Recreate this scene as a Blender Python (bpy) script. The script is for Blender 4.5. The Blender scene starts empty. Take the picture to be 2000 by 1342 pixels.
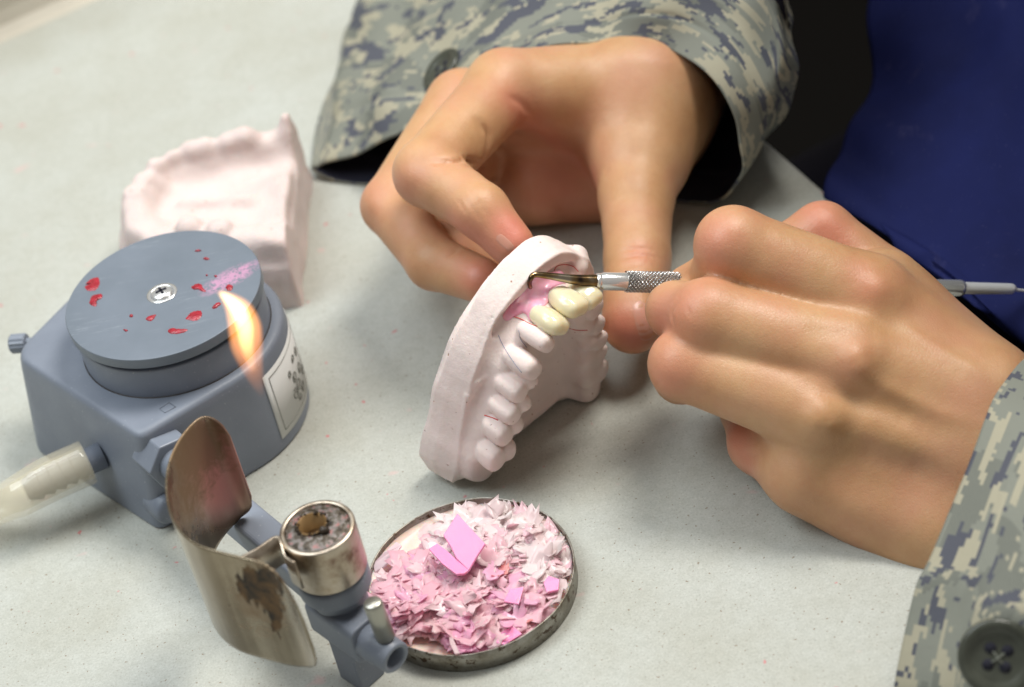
import bpy, random, math
import numpy as np
from math import sin, cos, radians, pi, hypot
from mathutils import Vector
from mathutils.bvhtree import BVHTree

# all lengths below are centimetres; meshes are stored in metres (x 0.01)
S = 0.01
sc = bpy.context.scene
col = sc.collection
rng = np.random.default_rng(7)
random.seed(7)

# ------------------------------------------------------------------ camera
FP, PIT, ROL, CH = 4100.0, radians(40.0), radians(12.7), 43.0
CF = np.array([0, cos(PIT), -sin(PIT)])
_r0, _u0 = np.array([1.0, 0, 0]), np.array([0, sin(PIT), cos(PIT)])
CU = cos(ROL) * _u0 + sin(ROL) * _r0
CR = cos(ROL) * _r0 - sin(ROL) * _u0
CC = np.array([0, -CH / math.tan(PIT), CH])


def ray(x, y):
    return CF + (x - 1000) / FP * CR - (y - 671) / FP * CU


def W(x, y, z):      # point at height z (cm)
    d = ray(x, y)
    return CC + d * ((z - CC[2]) / d[2])


def D(x, y, d):      # point at distance d (cm)
    return CC + ray(x, y) * d


cam = bpy.data.cameras.new('camera')
camo_ = bpy.data.objects.new('camera', cam)
col.objects.link(camo_)
from mathutils import Matrix
Rm = Matrix((CR, CU, -CF)).transposed()
camo_.matrix_world = Matrix.Translation(Vector(CC * S)) @ Rm.to_4x4()
cam.sensor_width = 36
cam.lens = 36 * FP / 2000
cam.clip_start = 0.01
cam.clip_end = 50
cam.dof.use_dof = True
cam.dof.focus_distance = 0.595
cam.dof.aperture_fstop = 10.0
sc.camera = camo_

# ------------------------------------------------------------------ light
w = bpy.data.worlds.new('World')
sc.world = w
w.use_nodes = True
w.node_tree.nodes['Background'].inputs[0].default_value = (1.0, 0.955, 0.90, 1)
w.node_tree.nodes['Background'].inputs[1].default_value = 0.24


def area(name, loc, target, size, energy, colr):
    l = bpy.data.lights.new(name, 'AREA')
    l.shape = 'RECTANGLE'
    l.size, l.size_y = size
    l.energy = energy
    l.color = colr
    o = bpy.data.objects.new(name, l)
    col.objects.link(o)
    o.location = loc
    o.rotation_euler = (Vector(target) - Vector(loc)).to_track_quat('-Z', 'Y').to_euler()
    return o


area('ceiling_light', (0.44, 0.20, 1.02), (0.04, 0, 0), (0.38, 0.38), 12.0, (1.0, 0.965, 0.90))
area('ceiling_light', (-0.52, 0.0, 0.92), (-0.06, 0.02, 0), (0.55, 0.55), 6.0, (0.86, 0.95, 1.0))
area('ceiling_light', (-0.18, 0.40, 1.15), (0, 0, 0.0), (0.45, 0.45), 3.2, (0.95, 0.98, 1.0))
sc.view_settings.view_transform = 'Standard'
sc.view_settings.look = 'None'
sc.view_settings.gamma = 1
sc.view_settings.exposure = 0.13
sc.cycles.max_bounces = 8
sc.cycles.transparent_max_bounces = 12
sc.cycles.caustics_reflective = False


# ------------------------------------------------------------------ materials
class Mat:
    def __init__(s, name, color=(.5, .5, .5), rough=.5, metal=0.0, spec=.5, **k):
        s.m = bpy.data.materials.new(name)
        s.m.use_nodes = True
        s.nt = s.m.node_tree
        s.b = s.nt.nodes['Principled BSDF']
        s.b.inputs['Base Color'].default_value = (*color, 1)
        s.b.inputs['Roughness'].default_value = rough
        s.b.inputs['Metallic'].default_value = metal
        s.b.inputs['Specular IOR Level'].default_value = spec
        for a, v in k.items():
            s.b.inputs[a.replace('_', ' ')].default_value = v

    def n(s, t, **k):
        nd = s.nt.nodes.new(t)
        for a, v in k.items():
            if a.startswith('i_'):
                nd.inputs[a[2:].replace('_', ' ')].default_value = v
            else:
                setattr(nd, a, v)
        return nd

    def l(s, a, b):
        s.nt.links.new(a, b)

    def co(s, kind='Object', scale=(1, 1, 1)):
        tc = s.n('ShaderNodeTexCoord')
        mp = s.n('ShaderNodeMapping')
        mp.inputs['Scale'].default_value = scale
        s.l(tc.outputs[kind], mp.inputs['Vector'])
        return mp.outputs[0]

    def noise(s, scale, detail=3, rough=.5, vec=None, dist=0):
        nd = s.n('ShaderNodeTexNoise')
        nd.inputs['Scale'].default_value = scale
        nd.inputs['Detail'].default_value = detail
        nd.inputs['Roughness'].default_value = rough
        nd.inputs['Distortion'].default_value = dist
        s.l(vec if vec is not None else s.co(), nd.inputs['Vector'])
        return nd.outputs['Fac']

    def ramp(s, fac, stops, interp='LINEAR'):
        r = s.n('ShaderNodeValToRGB')
        r.color_ramp.interpolation = interp
        e = r.color_ramp.elements
        while len(e) < len(stops):
            e.new(1)
        for i, (p, c) in enumerate(stops):
            e[i].position = p
            e[i].color = (*c, 1) if len(c) == 3 else c
        s.l(fac, r.inputs[0])
        return r.outputs[0]

    def mix(s, fac, a, b, mode='MIX'):
        m = s.n('ShaderNodeMix', data_type='RGBA', blend_type=mode)
        for i, v in ((0, fac), (6, a), (7, b)):
            if hasattr(v, 'is_output'):
                s.l(v, m.inputs[i])
            else:
                m.inputs[i].default_value = v if i == 0 else (*v, 1)
        return m.outputs[2]

    def color(s, out):
        s.l(out, s.b.inputs['Base Color'])
        return s

    def bump(s, out, strength=.3, dist=.001, prev=None):
        b = s.n('ShaderNodeBump')
        b.inputs['Strength'].default_value = strength
        b.inputs['Distance'].default_value = dist
        s.l(out, b.inputs['Height'])
        if prev is not None:
            s.l(prev, b.inputs['Normal'])
        s.l(b.outputs[0], s.b.inputs['Normal'])
        return b.outputs[0]

    def rough(s, fac, a, b):
        mr = s.n('ShaderNodeMapRange')
        mr.inputs['To Min'].default_value = a
        mr.inputs['To Max'].default_value = b
        s.l(fac, mr.inputs['Value'])
        s.l(mr.outputs[0], s.b.inputs['Roughness'])
        return s


M = {}
# laminate worktop
m = Mat('worktop', rough=.45, spec=.35)
v = m.co()
fine = m.noise(1500, 4, .75, v)
c1 = m.ramp(fine, [(.25, (.23, .215, .18)), (.41, (.435, .447, .412)), (.60, (.488, .50, .463)), (.78, (.62, .635, .60))])
big = m.ramp(m.noise(22, 4, .6, v), [(.35, (.90, .88, .84)), (.65, (1, 1, 1))])
mid_ = m.ramp(m.noise(330, 3, .7, v), [(.32, (.93, .93, .92)), (.62, (1.02, 1.02, 1.02))])
big = m.mix(1.0, big, mid_, 'MULTIPLY')
c2 = m.mix(1.0, c1, big, 'MULTIPLY')
spk = m.ramp(m.noise(900, 1, .5, v), [(.70, (0, 0, 0)), (.74, (.8, .8, .8))])
c3 = m.mix(spk, c2, (.22, .17, .12))
st = m.ramp(m.noise(75, 2, .5, m.co(scale=(1, 1.6, 1))), [(.70, (0, 0, 0)), (.78, (.35, .35, .35))])
c4 = m.mix(st, c3, (.75, .36, .36))
st2 = m.ramp(m.noise(230, 1, .5, v), [(.755, (0, 0, 0)), (.79, (.8, .8, .8))])
c5 = m.mix(st2, c4, (.55, .16, .17))
m.color(c5).bump(fine, .12, .0004)
M['table'] = m.m
# plaster
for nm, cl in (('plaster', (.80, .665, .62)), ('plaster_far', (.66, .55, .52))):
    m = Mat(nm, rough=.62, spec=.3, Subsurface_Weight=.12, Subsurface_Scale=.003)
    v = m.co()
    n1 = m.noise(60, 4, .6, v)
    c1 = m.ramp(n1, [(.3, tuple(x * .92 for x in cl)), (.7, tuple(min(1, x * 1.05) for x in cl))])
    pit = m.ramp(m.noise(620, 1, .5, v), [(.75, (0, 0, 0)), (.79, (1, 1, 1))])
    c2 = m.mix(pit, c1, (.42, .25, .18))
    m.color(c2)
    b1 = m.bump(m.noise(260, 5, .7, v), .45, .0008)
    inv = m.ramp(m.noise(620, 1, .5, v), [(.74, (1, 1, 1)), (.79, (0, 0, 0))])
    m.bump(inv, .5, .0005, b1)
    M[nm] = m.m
# grey casting
m = Mat('grey_paint', rough=.42, spec=.45)
v = m.co()
n1 = m.noise(35, 4, .6, v)
c1 = m.ramp(n1, [(.3, (.168, .190, .235)), (.7, (.215, .240, .290))])
sp = m.ramp(m.noise(1500, 1, .5, v), [(.74, (0, 0, 0)), (.77, (.6, .6, .6))])
m.color(m.mix(sp, c1, (.45, .47, .5)))
m.rough(m.noise(90, 4, .6, v), .30, .58)
m.bump(m.noise(900, 3, .6, v), .10, .0003)
M['grey'] = m.m
# grey disc, scratched, with pink smear and white scuffs
m = Mat('grey_disc', rough=.36, spec=.45)
v = m.co()
n1 = m.noise(40, 4, .6, v)
c1 = m.ramp(n1, [(.3, (.135, .16, .192)), (.7, (.168, .195, .235))])
scr = m.ramp(m.noise(60, 6, .8, m.co(scale=(1.0, 9, 1))), [(.56, (0, 0, 0)), (.72, (.5, .5, .5))])
msk = m.ramp(m.noise(55, 2, .5, v), [(.45, (0, 0, 0)), (.62, (1, 1, 1))])
c2 = m.mix(m.mix(1, scr, msk, 'MULTIPLY'), c1, (.36, .40, .44))
gr = m.n('ShaderNodeTexGradient', gradient_type='SPHERICAL')
mp = m.n('ShaderNodeMapping')
tc = m.n('ShaderNodeTexCoord')
m.l(tc.outputs['Object'], mp.inputs['Vector'])
mp.vector_type = 'TEXTURE'
_sa, _sb = W(408, 566, 5.2), W(490, 520, 5.2)
_sc = ((_sa + _sb) / 2 - np.array([-9.94, -.27, 0])) * S
mp.inputs['Location'].default_value = tuple(_sc)
mp.inputs['Rotation'].default_value = (0, 0, math.atan2(_sb[1] - _sa[1], _sb[0] - _sa[0]))
mp.inputs['Scale'].default_value = (.0125, .0052, .05)
m.l(mp.outputs[0], gr.inputs[0])
gn = m.mix(1, gr.outputs[0], m.ramp(m.noise(700, 3, .7, v), [(.35, (0, 0, 0)), (.6, (1.0, 1.0, 1.0))]), 'MULTIPLY')
sm = m.ramp(gn, [(.05, (0, 0, 0)), (.45, (.6, .6, .6))])
c3 = m.mix(sm, c2, (.66, .30, .48))
m.color(c3)
m.rough(m.noise(120, 5, .7, v), .25, .55)
m.bump(m.noise(60, 6, .8, m.co(scale=(1.0, 9, 1))), .08, .0003)
M['disc'] = m.m
# shield metal, tarnished, with reflection streaks painted in
m = Mat('tarnish_and_sheen', rough=.28, metal=.85)
v = m.co()
base = m.ramp(m.noise(45, 5, .65, v), [(.25, (.25, .20, .14)), (.7, (.42, .365, .28))])
base = m.mix(1.0, base, m.ramp(m.noise(150, 3, .6, m.co(scale=(1, 1, .07))), [(.35, (.62, .58, .52)), (.6, (1.05, 1.04, 1.0))]), 'MULTIPLY')  # vertical streaks imitate reflections in the base colour
# soot patch positions come through a vertex colour: real deposits on the sheet
at = m.n('ShaderNodeVertexColor', layer_name='deposit')
sep = m.n('ShaderNodeSeparateColor')
m.l(at.outputs[0], sep.inputs[0])
nz = m.noise(230, 5, .7, v, .5)
nz2 = m.noise(420, 5, .7, m.co(scale=(1, 1, .25)), .3)
pk = m.n('ShaderNodeMath', operation='MULTIPLY')
m.l(sep.outputs[0], pk.inputs[0]); pk.inputs[1].default_value = .95
c1 = m.mix(pk.outputs[0], base, (.66, .30, .26))
ad = m.n('ShaderNodeMath', operation='MULTIPLY_ADD')
m.l(nz2, ad.inputs[0]); ad.inputs[1].default_value = 1.3
m.l(sep.outputs[1], ad.inputs[2])
so = m.ramp(ad.outputs[0], [(.98, (0, 0, 0)), (1.25, (1, 1, 1))])
sootc = (m.ramp(nz, [(.4, (.018, .010, .004)), (.6, (.13, .068, .02))]))
ad2 = m.n('ShaderNodeMath', operation='MULTIPLY_ADD')
m.l(nz, ad2.inputs[0]); ad2.inputs[1].default_value = 1.0
m.l(sep.outputs[2], ad2.inputs[2])
br = m.ramp(ad2.outputs[0], [(.65, (0, 0, 0)), (1.3, (.85, .85, .85))])
c3 = m.mix(so, m.mix(br, c1, (.22, .14, .07)), sootc)
m.color(c3)
rr = m.n('ShaderNodeMath', operation='MAXIMUM')
m.l(br, rr.inputs[0]); m.l(so, rr.inputs[1])
rr2 = m.n('ShaderNodeMath', operation='MAXIMUM')
m.l(rr.outputs[0], rr2.inputs[0]); m.l(sep.outputs[0], rr2.inputs[1])
m.rough(rr2.outputs[0], .2, .6)
me = m.n('ShaderNodeMapRange')
me.inputs['To Min'].default_value = .9; me.inputs['To Max'].default_value = .25
m.l(rr2.outputs[0], me.inputs['Value']); m.l(me.outputs[0], m.b.inputs['Metallic'])
m.bump(nz, .12, .0004)
M['shield'] = m.m
# plain warm nickel (cap, bracket)
m = Mat('nickel', rough=.3, metal=.95)
v = m.co()
m.color(m.ramp(m.noise(110, 5, .7, v), [(.28, (.17, .10, .07)), (.45, (.42, .35, .27)), (.7, (.62, .56, .48))]))
m.rough(m.noise(220, 4, .6, v), .2, .5)
m.bump(m.noise(700, 3, .6, v), .1, .0003)
M['nickel'] = m.m
# burner top face: crusty
m = Mat('burnt_top', rough=.35, metal=.35)
v = m.co()
m.color(m.ramp(m.noise(420, 5, .7, v), [(.36, (.012, .008, .005)), (.46, (.07, .05, .03)), (.54, (.20, .19, .18)), (.62, (.30, .09, .08)), (.75, (.42, .40, .38))]))
m.bump(m.noise(600, 4, .7, v), .6, .0008)
M['burnt'] = m.m
M['crust'] = Mat('black_crust', (.03, .02, .012), .35).m
m = Mat('amber_tube', (.30, .20, .10), .35, metal=.4)
m.b.inputs['Base Color'].default_value = (.22, .13, .05, 1)
M['amber'] = m.m
m = Mat('steel', (.78, .78, .77), .2, metal=.75)
m.rough(m.noise(300, 3, .6), .12, .28)
M['steel'] = m.m
M['knurl'] = Mat('knurled_steel', (.50, .49, .48), .22, metal=1.0).m
m = Mat('heat_blued_steel', rough=.22, metal=1.0)
m.color(m.ramp(m.noise(160, 2, .5, m.co(scale=(1, 1, 1))), [(.38, (.05, .035, .03)), (.5, (.22, .14, .06)), (.62, (.40, .34, .26))]))
M['blued'] = m.m
M['pin'] = Mat('brass_pin', (.40, .39, .34), .35, metal=.8).m
# tin lid
m = Mat('old_tin', rough=.42, metal=.7)
v = m.co()
c1 = m.ramp(m.noise(140, 5, .7, v), [(.3, (.10, .08, .055)), (.45, (.24, .22, .18)), (.7, (.40, .385, .35))])
sp = m.ramp(m.noise(420, 3, .65, v), [(.56, (0, 0, 0)), (.64, (1, 1, 1))])
m.color(m.mix(sp, c1, (.07, .04, .02)))
m.bump(m.noise(500, 4, .7, v), .2, .0004)
M['tin'] = m.m
# wax
m = Mat('melted_wax', rough=.35, spec=.4, Subsurface_Weight=.6, Subsurface_Scale=.004)
m.color(m.ramp(m.noise(60, 4, .6), [(.3, (.72, .50, .42)), (.5, (.80, .61, .53)), (.7, (.85, .70, .62))]))
m.bump(m.noise(300, 3, .6), .2, .0005)
M['waxbase'] = m.m
m = Mat('wax_flakes', rough=.22, spec=.55)
at = m.n('ShaderNodeVertexColor', layer_name='tint')
c = m.mix(m.ramp(m.noise(260, 3, .6), [(.45, (0, 0, 0)), (.8, (.5, .5, .5))]), at.outputs[0], (.97, .84, .86))
m.color(c)
m.bump(m.noise(320, 4, .65), .2, .0006)
tl_ = m.n('ShaderNodeBsdfTranslucent')
m.l(c, tl_.inputs['Color'])
mx_ = m.n('ShaderNodeMixShader')
mx_.inputs[0].default_value = .50
m.l(m.b.outputs[0], mx_.inputs[1]); m.l(tl_.outputs[0], mx_.inputs[2])
m.l(mx_.outputs[0], m.nt.nodes['Material Output'].inputs['Surface'])
M['flake'] = m.m
m = Mat('pink_wax_sheet', (.84, .30, .52), .32, spec=.5, Subsurface_Weight=.3, Subsurface_Scale=.002)
m.bump(m.noise(260, 3, .6), .15, .0004)
M['pinksheet'] = m.m
m = Mat('pink_wax', rough=.25, spec=.5, Subsurface_Weight=.3, Subsurface_Scale=.0015)
m.color(m.ramp(m.noise(220, 4, .6), [(.3, (.86, .34, .48)), (.6, (.90, .48, .58)), (.8, (.90, .62, .64))]))
m.bump(m.noise(500, 3, .6), .2, .0004)
M['pinkwax'] = m.m
m = Mat('red_wax', rough=.3, spec=.5)
m.color(m.ramp(m.noise(700, 3, .6), [(.3, (.22, .008, .015)), (.7, (.44, .03, .05))]))
m.bump(m.noise(900, 3, .6), .4, .0004)
M['red'] = m.m
M['redline'] = Mat('red_pencil', (.55, .06, .05), .6).m
M['bluepencil'] = Mat('grey_pencil', (.28, .27, .36), .7).m
m = Mat('acrylic_tooth', rough=.10, spec=.55, Subsurface_Weight=.6, Subsurface_Scale=.004, Transmission_Weight=.08)
m.b.inputs['Subsurface Radius'].default_value = (1, .8, .45)
m.color(m.ramp(m.noise(90, 3, .5), [(.3, (.78, .67, .42)), (.7, (.85, .78, .57))]))
M['tooth'] = m.m
# skin
m = Mat('skin', rough=.42, spec=.5, Subsurface_Weight=.22, Subsurface_Scale=.006)
m.b.inputs['Subsurface Radius'].default_value = (1, .35, .18)
v = m.co()
n1 = m.noise(55, 4, .6, v)
c1 = m.ramp(n1, [(.28, (.47, .245, .112)), (.5, (.545, .305, .15)), (.75, (.60, .365, .195))])
at = m.n('ShaderNodeVertexColor', layer_name='flush')
sep = m.n('ShaderNodeSeparateColor')
m.l(at.outputs[0], sep.inputs[0])
c1 = m.mix(m.ramp(m.noise(34, 3, .6, v), [(.42, (0, 0, 0)), (.70, (.5, .5, .5))]), c1, (.57, .245, .165))
c2 = m.mix(sep.outputs[0], c1, (.64, .19, .14))
c3 = m.mix(m.ramp(m.noise(900, 3, .7, v), [(.55, (0, 0, 0)), (.8, (.22, .22, .22))]), c2, (.40, .16, .09))
m.color(c3)
vo = m.n('ShaderNodeTexVoronoi', feature='DISTANCE_TO_EDGE')
vo.inputs['Scale'].default_value = 1100
m.l(v, vo.inputs['Vector'])
vr = m.ramp(vo.outputs[0], [(0, (0, 0, 0)), (.12, (1, 1, 1))])
b1 = m.bump(vr, .16, .0003)
b2 = m.bump(m.noise(380, 5, .65, v), .2, .0006, b1)
M['skin'] = m.m
m = Mat('nail', (.60, .29, .21), .3, spec=.4, Subsurface_Weight=.3, Subsurface_Scale=.002)
M['nail'] = m.m


# fabrics
def fabric_weave(m, strength=.35):
    uvv = m.co('UV', (1, 1, 1))
    w1 = m.n('ShaderNodeTexWave', wave_type='BANDS', bands_direction='DIAGONAL')
    w1.inputs['Scale'].default_value = 5.5
    w1.inputs['Distortion'].default_value = .6
    m.l(uvv, w1.inputs['Vector'])
    return w1.outputs['Fac']


m = Mat('camouflage_cloth', rough=.85, spec=.2)
tc = m.n('ShaderNodeTexCoord')
sn = m.n('ShaderNodeVectorMath', operation='SNAP')
m.l(tc.outputs['UV'], sn.inputs[0])
sn.inputs[1].default_value = (.15, .115, 1)


def camn(scx, scy, off, det=2):
    mp = m.n('ShaderNodeMapping')
    mp.inputs['Location'].default_value = off
    mp.inputs['Scale'].default_value = (scx, scy, 1)
    m.l(sn.outputs[0], mp.inputs['Vector'])
    return m.noise(1.0, det, .55, mp.outputs[0], .4)


g = m.ramp(camn(.25, .6, (3, 1, 0)), [(.0, (.165, .172, .148)), (.46, (.215, .222, .188))], 'CONSTANT')
tan = m.ramp(camn(.55, 1.5, (9, 5, 0), 4), [(0, (0, 0, 0)), (.53, (1, 1, 1))], 'CONSTANT')
c1 = m.mix(tan, g, (.36, .335, .25))
slt = m.ramp(camn(.58, 1.4, (27, 14, 0), 4), [(0, (0, 0, 0)), (.565, (1, 1, 1))], 'CONSTANT')
c2 = m.mix(slt, c1, (.088, .092, .112))
m.color(c2)
wv = fabric_weave(m)
b1 = m.bump(wv, .25, .0003)
m.bump(m.noise(300, 4, .6), .18, .0008, b1)
M['camo'] = m.m
m = Mat('navy_cloth', rough=.8, spec=.15)
v = m.co()
c1 = m.ramp(m.noise(14, 4, .6, v), [(.3, (.008, .011, .058)), (.7, (.014, .020, .108))])
ln = m.ramp(m.noise(2200, 1, .5, v), [(.765, (0, 0, 0)), (.80, (.5, .5, .5))])
c2 = m.mix(ln, c1, (.30, .30, .42))
dust = m.ramp(m.noise(40, 5, .7, m.co(scale=(1.6, 1, .5))), [(.60, (0, 0, 0)), (.78, (.10, .10, .10))])
m.color(m.mix(dust, c2, (.35, .3, .45)))
m.bump(m.noise(1800, 3, .6, v), .25, .0004)
M['navy'] = m.m
M['dark'] = Mat('dark_cloth', (.012, .012, .020), .9, spec=.1).m
M['trouser'] = Mat('dark_trousers', (.014, .013, .022), .9, spec=.1).m
m = Mat('sleeve_shade', (.02, .02, .03), .9, spec=.1)  # shade inside the open cuff, put into a near-black colour
M['sleeve_shade'] = m.m
m = Mat('button_plastic', rough=.28, spec=.5)
m.color(m.ramp(m.noise(120, 3, .6), [(.3, (.035, .038, .028)), (.7, (.07, .075, .058))]))
M['button'] = m.m
M['hole'] = Mat('hole', (.01, .01, .02), .9).m
M['thread'] = Mat('thread', (.16, .17, .14), .8).m
m = Mat('clear_hose', (.84, .76, .56), .07, spec=1.0, Coat_Weight=.6)
m.b.inputs['Alpha'].default_value = .27
M['hose'] = m.m
m = Mat('label_paper', (.62, .62, .60), .45)
M['label'] = m.m
M['ink'] = Mat('label_ink', (.17, .17, .15), .5).m
M['floor'] = Mat('floor', (.007, .006, .005), .9, spec=.1).m
m = Mat('wall_paint', (.50, .46, .38), .6)
m.color(m.ramp(m.noise(30, 3), [(.3, (.46, .42, .35)), (.7, (.54, .5, .42))]))
M['wall'] = m.m


# ------------------------------------------------------------------ object helpers
def tag(o, label=None, cat=None, group=None, kind=None):
    if label: o['label'] = label
    if cat: o['category'] = cat
    if group: o['group'] = group
    if kind: o['kind'] = kind
    return o


def mk(name, V, F, mat, parent=None, smooth=True, base=None, uv=None, vcol=None):
    V = np.asarray(V, float).reshape(-1, 3)
    if base is None:
        base = np.array(parent['base']) if parent is not None and 'base' in parent else np.zeros(3)
    me = bpy.data.meshes.new(name)
    me.from_pydata([tuple(p) for p in (V - base) * S], [], [tuple(int(i) for i in f) for f in F])
    me.materials.append(M[mat] if isinstance(mat, str) else mat)
    me.polygons.foreach_set('use_smooth', [smooth] * len(me.polygons))
    if uv is not None:
        ul = me.uv_layers.new(name='UVMap')
        li = np.zeros(len(me.loops), int)
        me.loops.foreach_get('vertex_index', li)
        ul.data.foreach_set('uv', np.asarray(uv)[li].ravel())
    if vcol is not None:
        for nm, c in vcol.items():
            a = me.color_attributes.new(nm, 'FLOAT_COLOR', 'POINT')
            c4 = np.ones((len(V), 4)); c4[:, :3] = c
            a.data.foreach_set('color', c4.ravel())
    me.update()
    o = bpy.data.objects.new(name, me)
    col.objects.link(o)
    if parent is not None:
        o.parent = parent
        if 'base' in parent and parent.type == 'MESH':
            pass
    else:
        o.location = Vector(base * S)
    return o


def thing(name, base, label, cat, group=None):
    o = bpy.data.objects.new(name, None)
    col.objects.link(o)
    o.empty_display_size = .01
    o.location = Vector(np.array(base) * S)
    o['base'] = [float(x) for x in base]
    tag(o, label, cat, group)
    return o


def child(par_mesh, grand, name, V, F, mat, **k):
    """sub-part of a part: vertices relative to the thing's base"""
    o = mk(name, V, F, mat, None, base=np.array(grand['base']), **k)
    o.location = (0, 0, 0)
    o.parent = par_mesh
    return o


def add_mod(o, t, **k):
    md = o.modifiers.new(t.lower(), t)
    for a, v in k.items():
        setattr(md, a, v)
    return md


def bevel(o, wcm, seg=2, ang=35):
    return add_mod(o, 'BEVEL', width=wcm * S, segments=seg, limit_method='ANGLE', angle_limit=radians(ang))


def frame_of(ax):
    ax = np.array(ax, float); ax /= np.linalg.norm(ax)
    t = np.array([0, 0, 1.0]) if abs(ax[2]) < .9 else np.array([1.0, 0, 0])
    u = np.cross(t, ax); u /= np.linalg.norm(u)
    return u, np.cross(ax, u), ax


def lathe(prof, p0, ax, n=48, ang0=0, cap=True):
    """prof [(r,h)] about axis"""
    u, v_, a = frame_of(ax)
    p0 = np.array(p0, float)
    V, F = [], []
    for r, h in prof:
        for k in range(n):
            t = 2 * pi * k / n + ang0
            V.append(p0 + a * h + r * (cos(t) * u + sin(t) * v_))
    for i in range(len(prof) - 1):
        for k in range(n):
            k2 = (k + 1) % n
            F.append((i * n + k, i * n + k2, (i + 1) * n + k2, (i + 1) * n + k))
    if cap:
        F.append(tuple(range(n))[::-1])
        F.append(tuple((len(prof) - 1) * n + k for k in range(n)))
    return V, F


def catmull(P, m):
    P = np.asarray(P, float)
    Q = np.vstack([2 * P[0] - P[1], P, 2 * P[-1] - P[-2]])
    out = []
    for i in range(len(P) - 1):
        p0, p1, p2, p3 = Q[i:i + 4]
        for t in np.linspace(0, 1, m, endpoint=False):
            out.append(.5 * ((2 * p1) + (-p0 + p2) * t + (2 * p0 - 5 * p1 + 4 * p2 - p3) * t * t + (-p0 + 3 * p1 - 3 * p2 + p3) * t ** 3))
    out.append(P[-1])
    return np.array(out)


def catmull_closed(P, m):
    P = np.asarray(P, float)
    n = len(P)
    out = []
    for i in range(n):
        p0, p1, p2, p3 = P[(i - 1) % n], P[i], P[(i + 1) % n], P[(i + 2) % n]
        for t in np.linspace(0, 1, m, endpoint=False):
            out.append(.5 * ((2 * p1) + (-p0 + p2) * t + (2 * p0 - 5 * p1 + 4 * p2 - p3) * t * t + (-p0 + 3 * p1 - 3 * p2 + p3) * t ** 3))
    return np.array(out)


def tube(P, r, n=16, cap=True):
    P = np.asarray(P, float)
    r = np.broadcast_to(np.asarray(r, float), (len(P),))
    T = np.gradient(P, axis=0)
    T /= np.linalg.norm(T, axis=1)[:, None] + 1e-12
    u, v_, _ = frame_of(T[0])
    V, F = [], []
    for i in range(len(P)):
        u = u - T[i] * (u @ T[i]); u /= np.linalg.norm(u)
        v_ = np.cross(T[i], u)
        for k in range(n):
            t = 2 * pi * k / n
            V.append(P[i] + r[i] * (cos(t) * u + sin(t) * v_))
    for i in range(len(P) - 1):
        for k in range(n):
            k2 = (k + 1) % n
            F.append((i * n + k, i * n + k2, (i + 1) * n + k2, (i + 1) * n + k))
    if cap:
        F.append(tuple(range(n))[::-1])
        F.append(tuple((len(P) - 1) * n + k for k in range(n)))
    return V, F


def prism(P2, z0, z1, origin=(0, 0, 0), ex=(1, 0, 0), ey=(0, 1, 0), ez=(0, 0, 1)):
    o, ex, ey, ez = [np.array(a, float) for a in (origin, ex, ey, ez)]
    n = len(P2)
    V = [o + x * ex + y * ey + z0 * ez for x, y in P2] + [o + x * ex + y * ey + z1 * ez for x, y in P2]
    F = [tuple(range(n))[::-1], tuple(range(n, 2 * n))] + [(i, (i + 1) % n, n + (i + 1) % n, n + i) for i in range(n)]
    return V, F


def join(*parts):
    V, F = [], []
    for v_, f in parts:
        o = len(V)
        V += [np.array(p) for p in v_]
        F += [tuple(i + o for i in q) for q in f]
    return V, F


def rect(w_, h_, r=0, k=4):
    if r == 0:
        return [(-w_ / 2, -h_ / 2), (w_ / 2, -h_ / 2), (w_ / 2, h_ / 2), (-w_ / 2, h_ / 2)]
    P = []
    for cx, cy, a0 in ((w_ / 2 - r, h_ / 2 - r, 0), (-w_ / 2 + r, h_ / 2 - r, 90), (-w_ / 2 + r, -h_ / 2 + r, 180), (w_ / 2 - r, -h_ / 2 + r, 270)):
        for i in range(k + 1):
            t = radians(a0 + 90 * i / k)
            P.append((cx + r * cos(t), cy + r * sin(t)))
    return P


# ------------------------------------------------------------------ distance-field modelling
def smin(a, b, k):
    h = np.maximum(k - np.abs(a - b), 0) / k
    return np.minimum(a, b) - h * h * k * .25


def smax(a, b, k):
    return -smin(-a, -b, k)


class Grid:
    def __init__(s, lo, hi, h):
        s.lo, s.h = np.array(lo, float), h
        s.n = np.ceil((np.array(hi) - s.lo) / h).astype(int) + 1
        ax = [(s.lo[i] + h * np.arange(s.n[i])).astype(np.float32) for i in range(3)]
        s.X, s.Y, s.Z = np.meshgrid(*ax, indexing='ij')

    def cap(s, a, b, ra, rb):
        a, b = np.array(a, float), np.array(b, float)
        ab = b - a
        L2 = float(ab @ ab) + 1e-9
        px, py, pz = s.X - a[0], s.Y - a[1], s.Z - a[2]
        t = np.clip((px * ab[0] + py * ab[1] + pz * ab[2]) / L2, 0, 1)
        dx, dy, dz = px - t * ab[0], py - t * ab[1], pz - t * ab[2]
        return np.sqrt(dx * dx + dy * dy + dz * dz) - (ra + (rb - ra) * t)

    def ell(s, c, r, R=None):
        px, py, pz = s.X - c[0], s.Y - c[1], s.Z - c[2]
        if R is not None:
            R = np.asarray(R)
            px, py, pz = [R[i][0] * px + R[i][1] * py + R[i][2] * pz for i in range(3)]
        k0 = np.sqrt((px / r[0]) ** 2 + (py / r[1]) ** 2 + (pz / r[2]) ** 2)
        k1 = np.sqrt((px / r[0] ** 2) ** 2 + (py / r[1] ** 2) ** 2 + (pz / r[2] ** 2) ** 2)
        return k0 * (k0 - 1) / (k1 + 1e-6)


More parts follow.
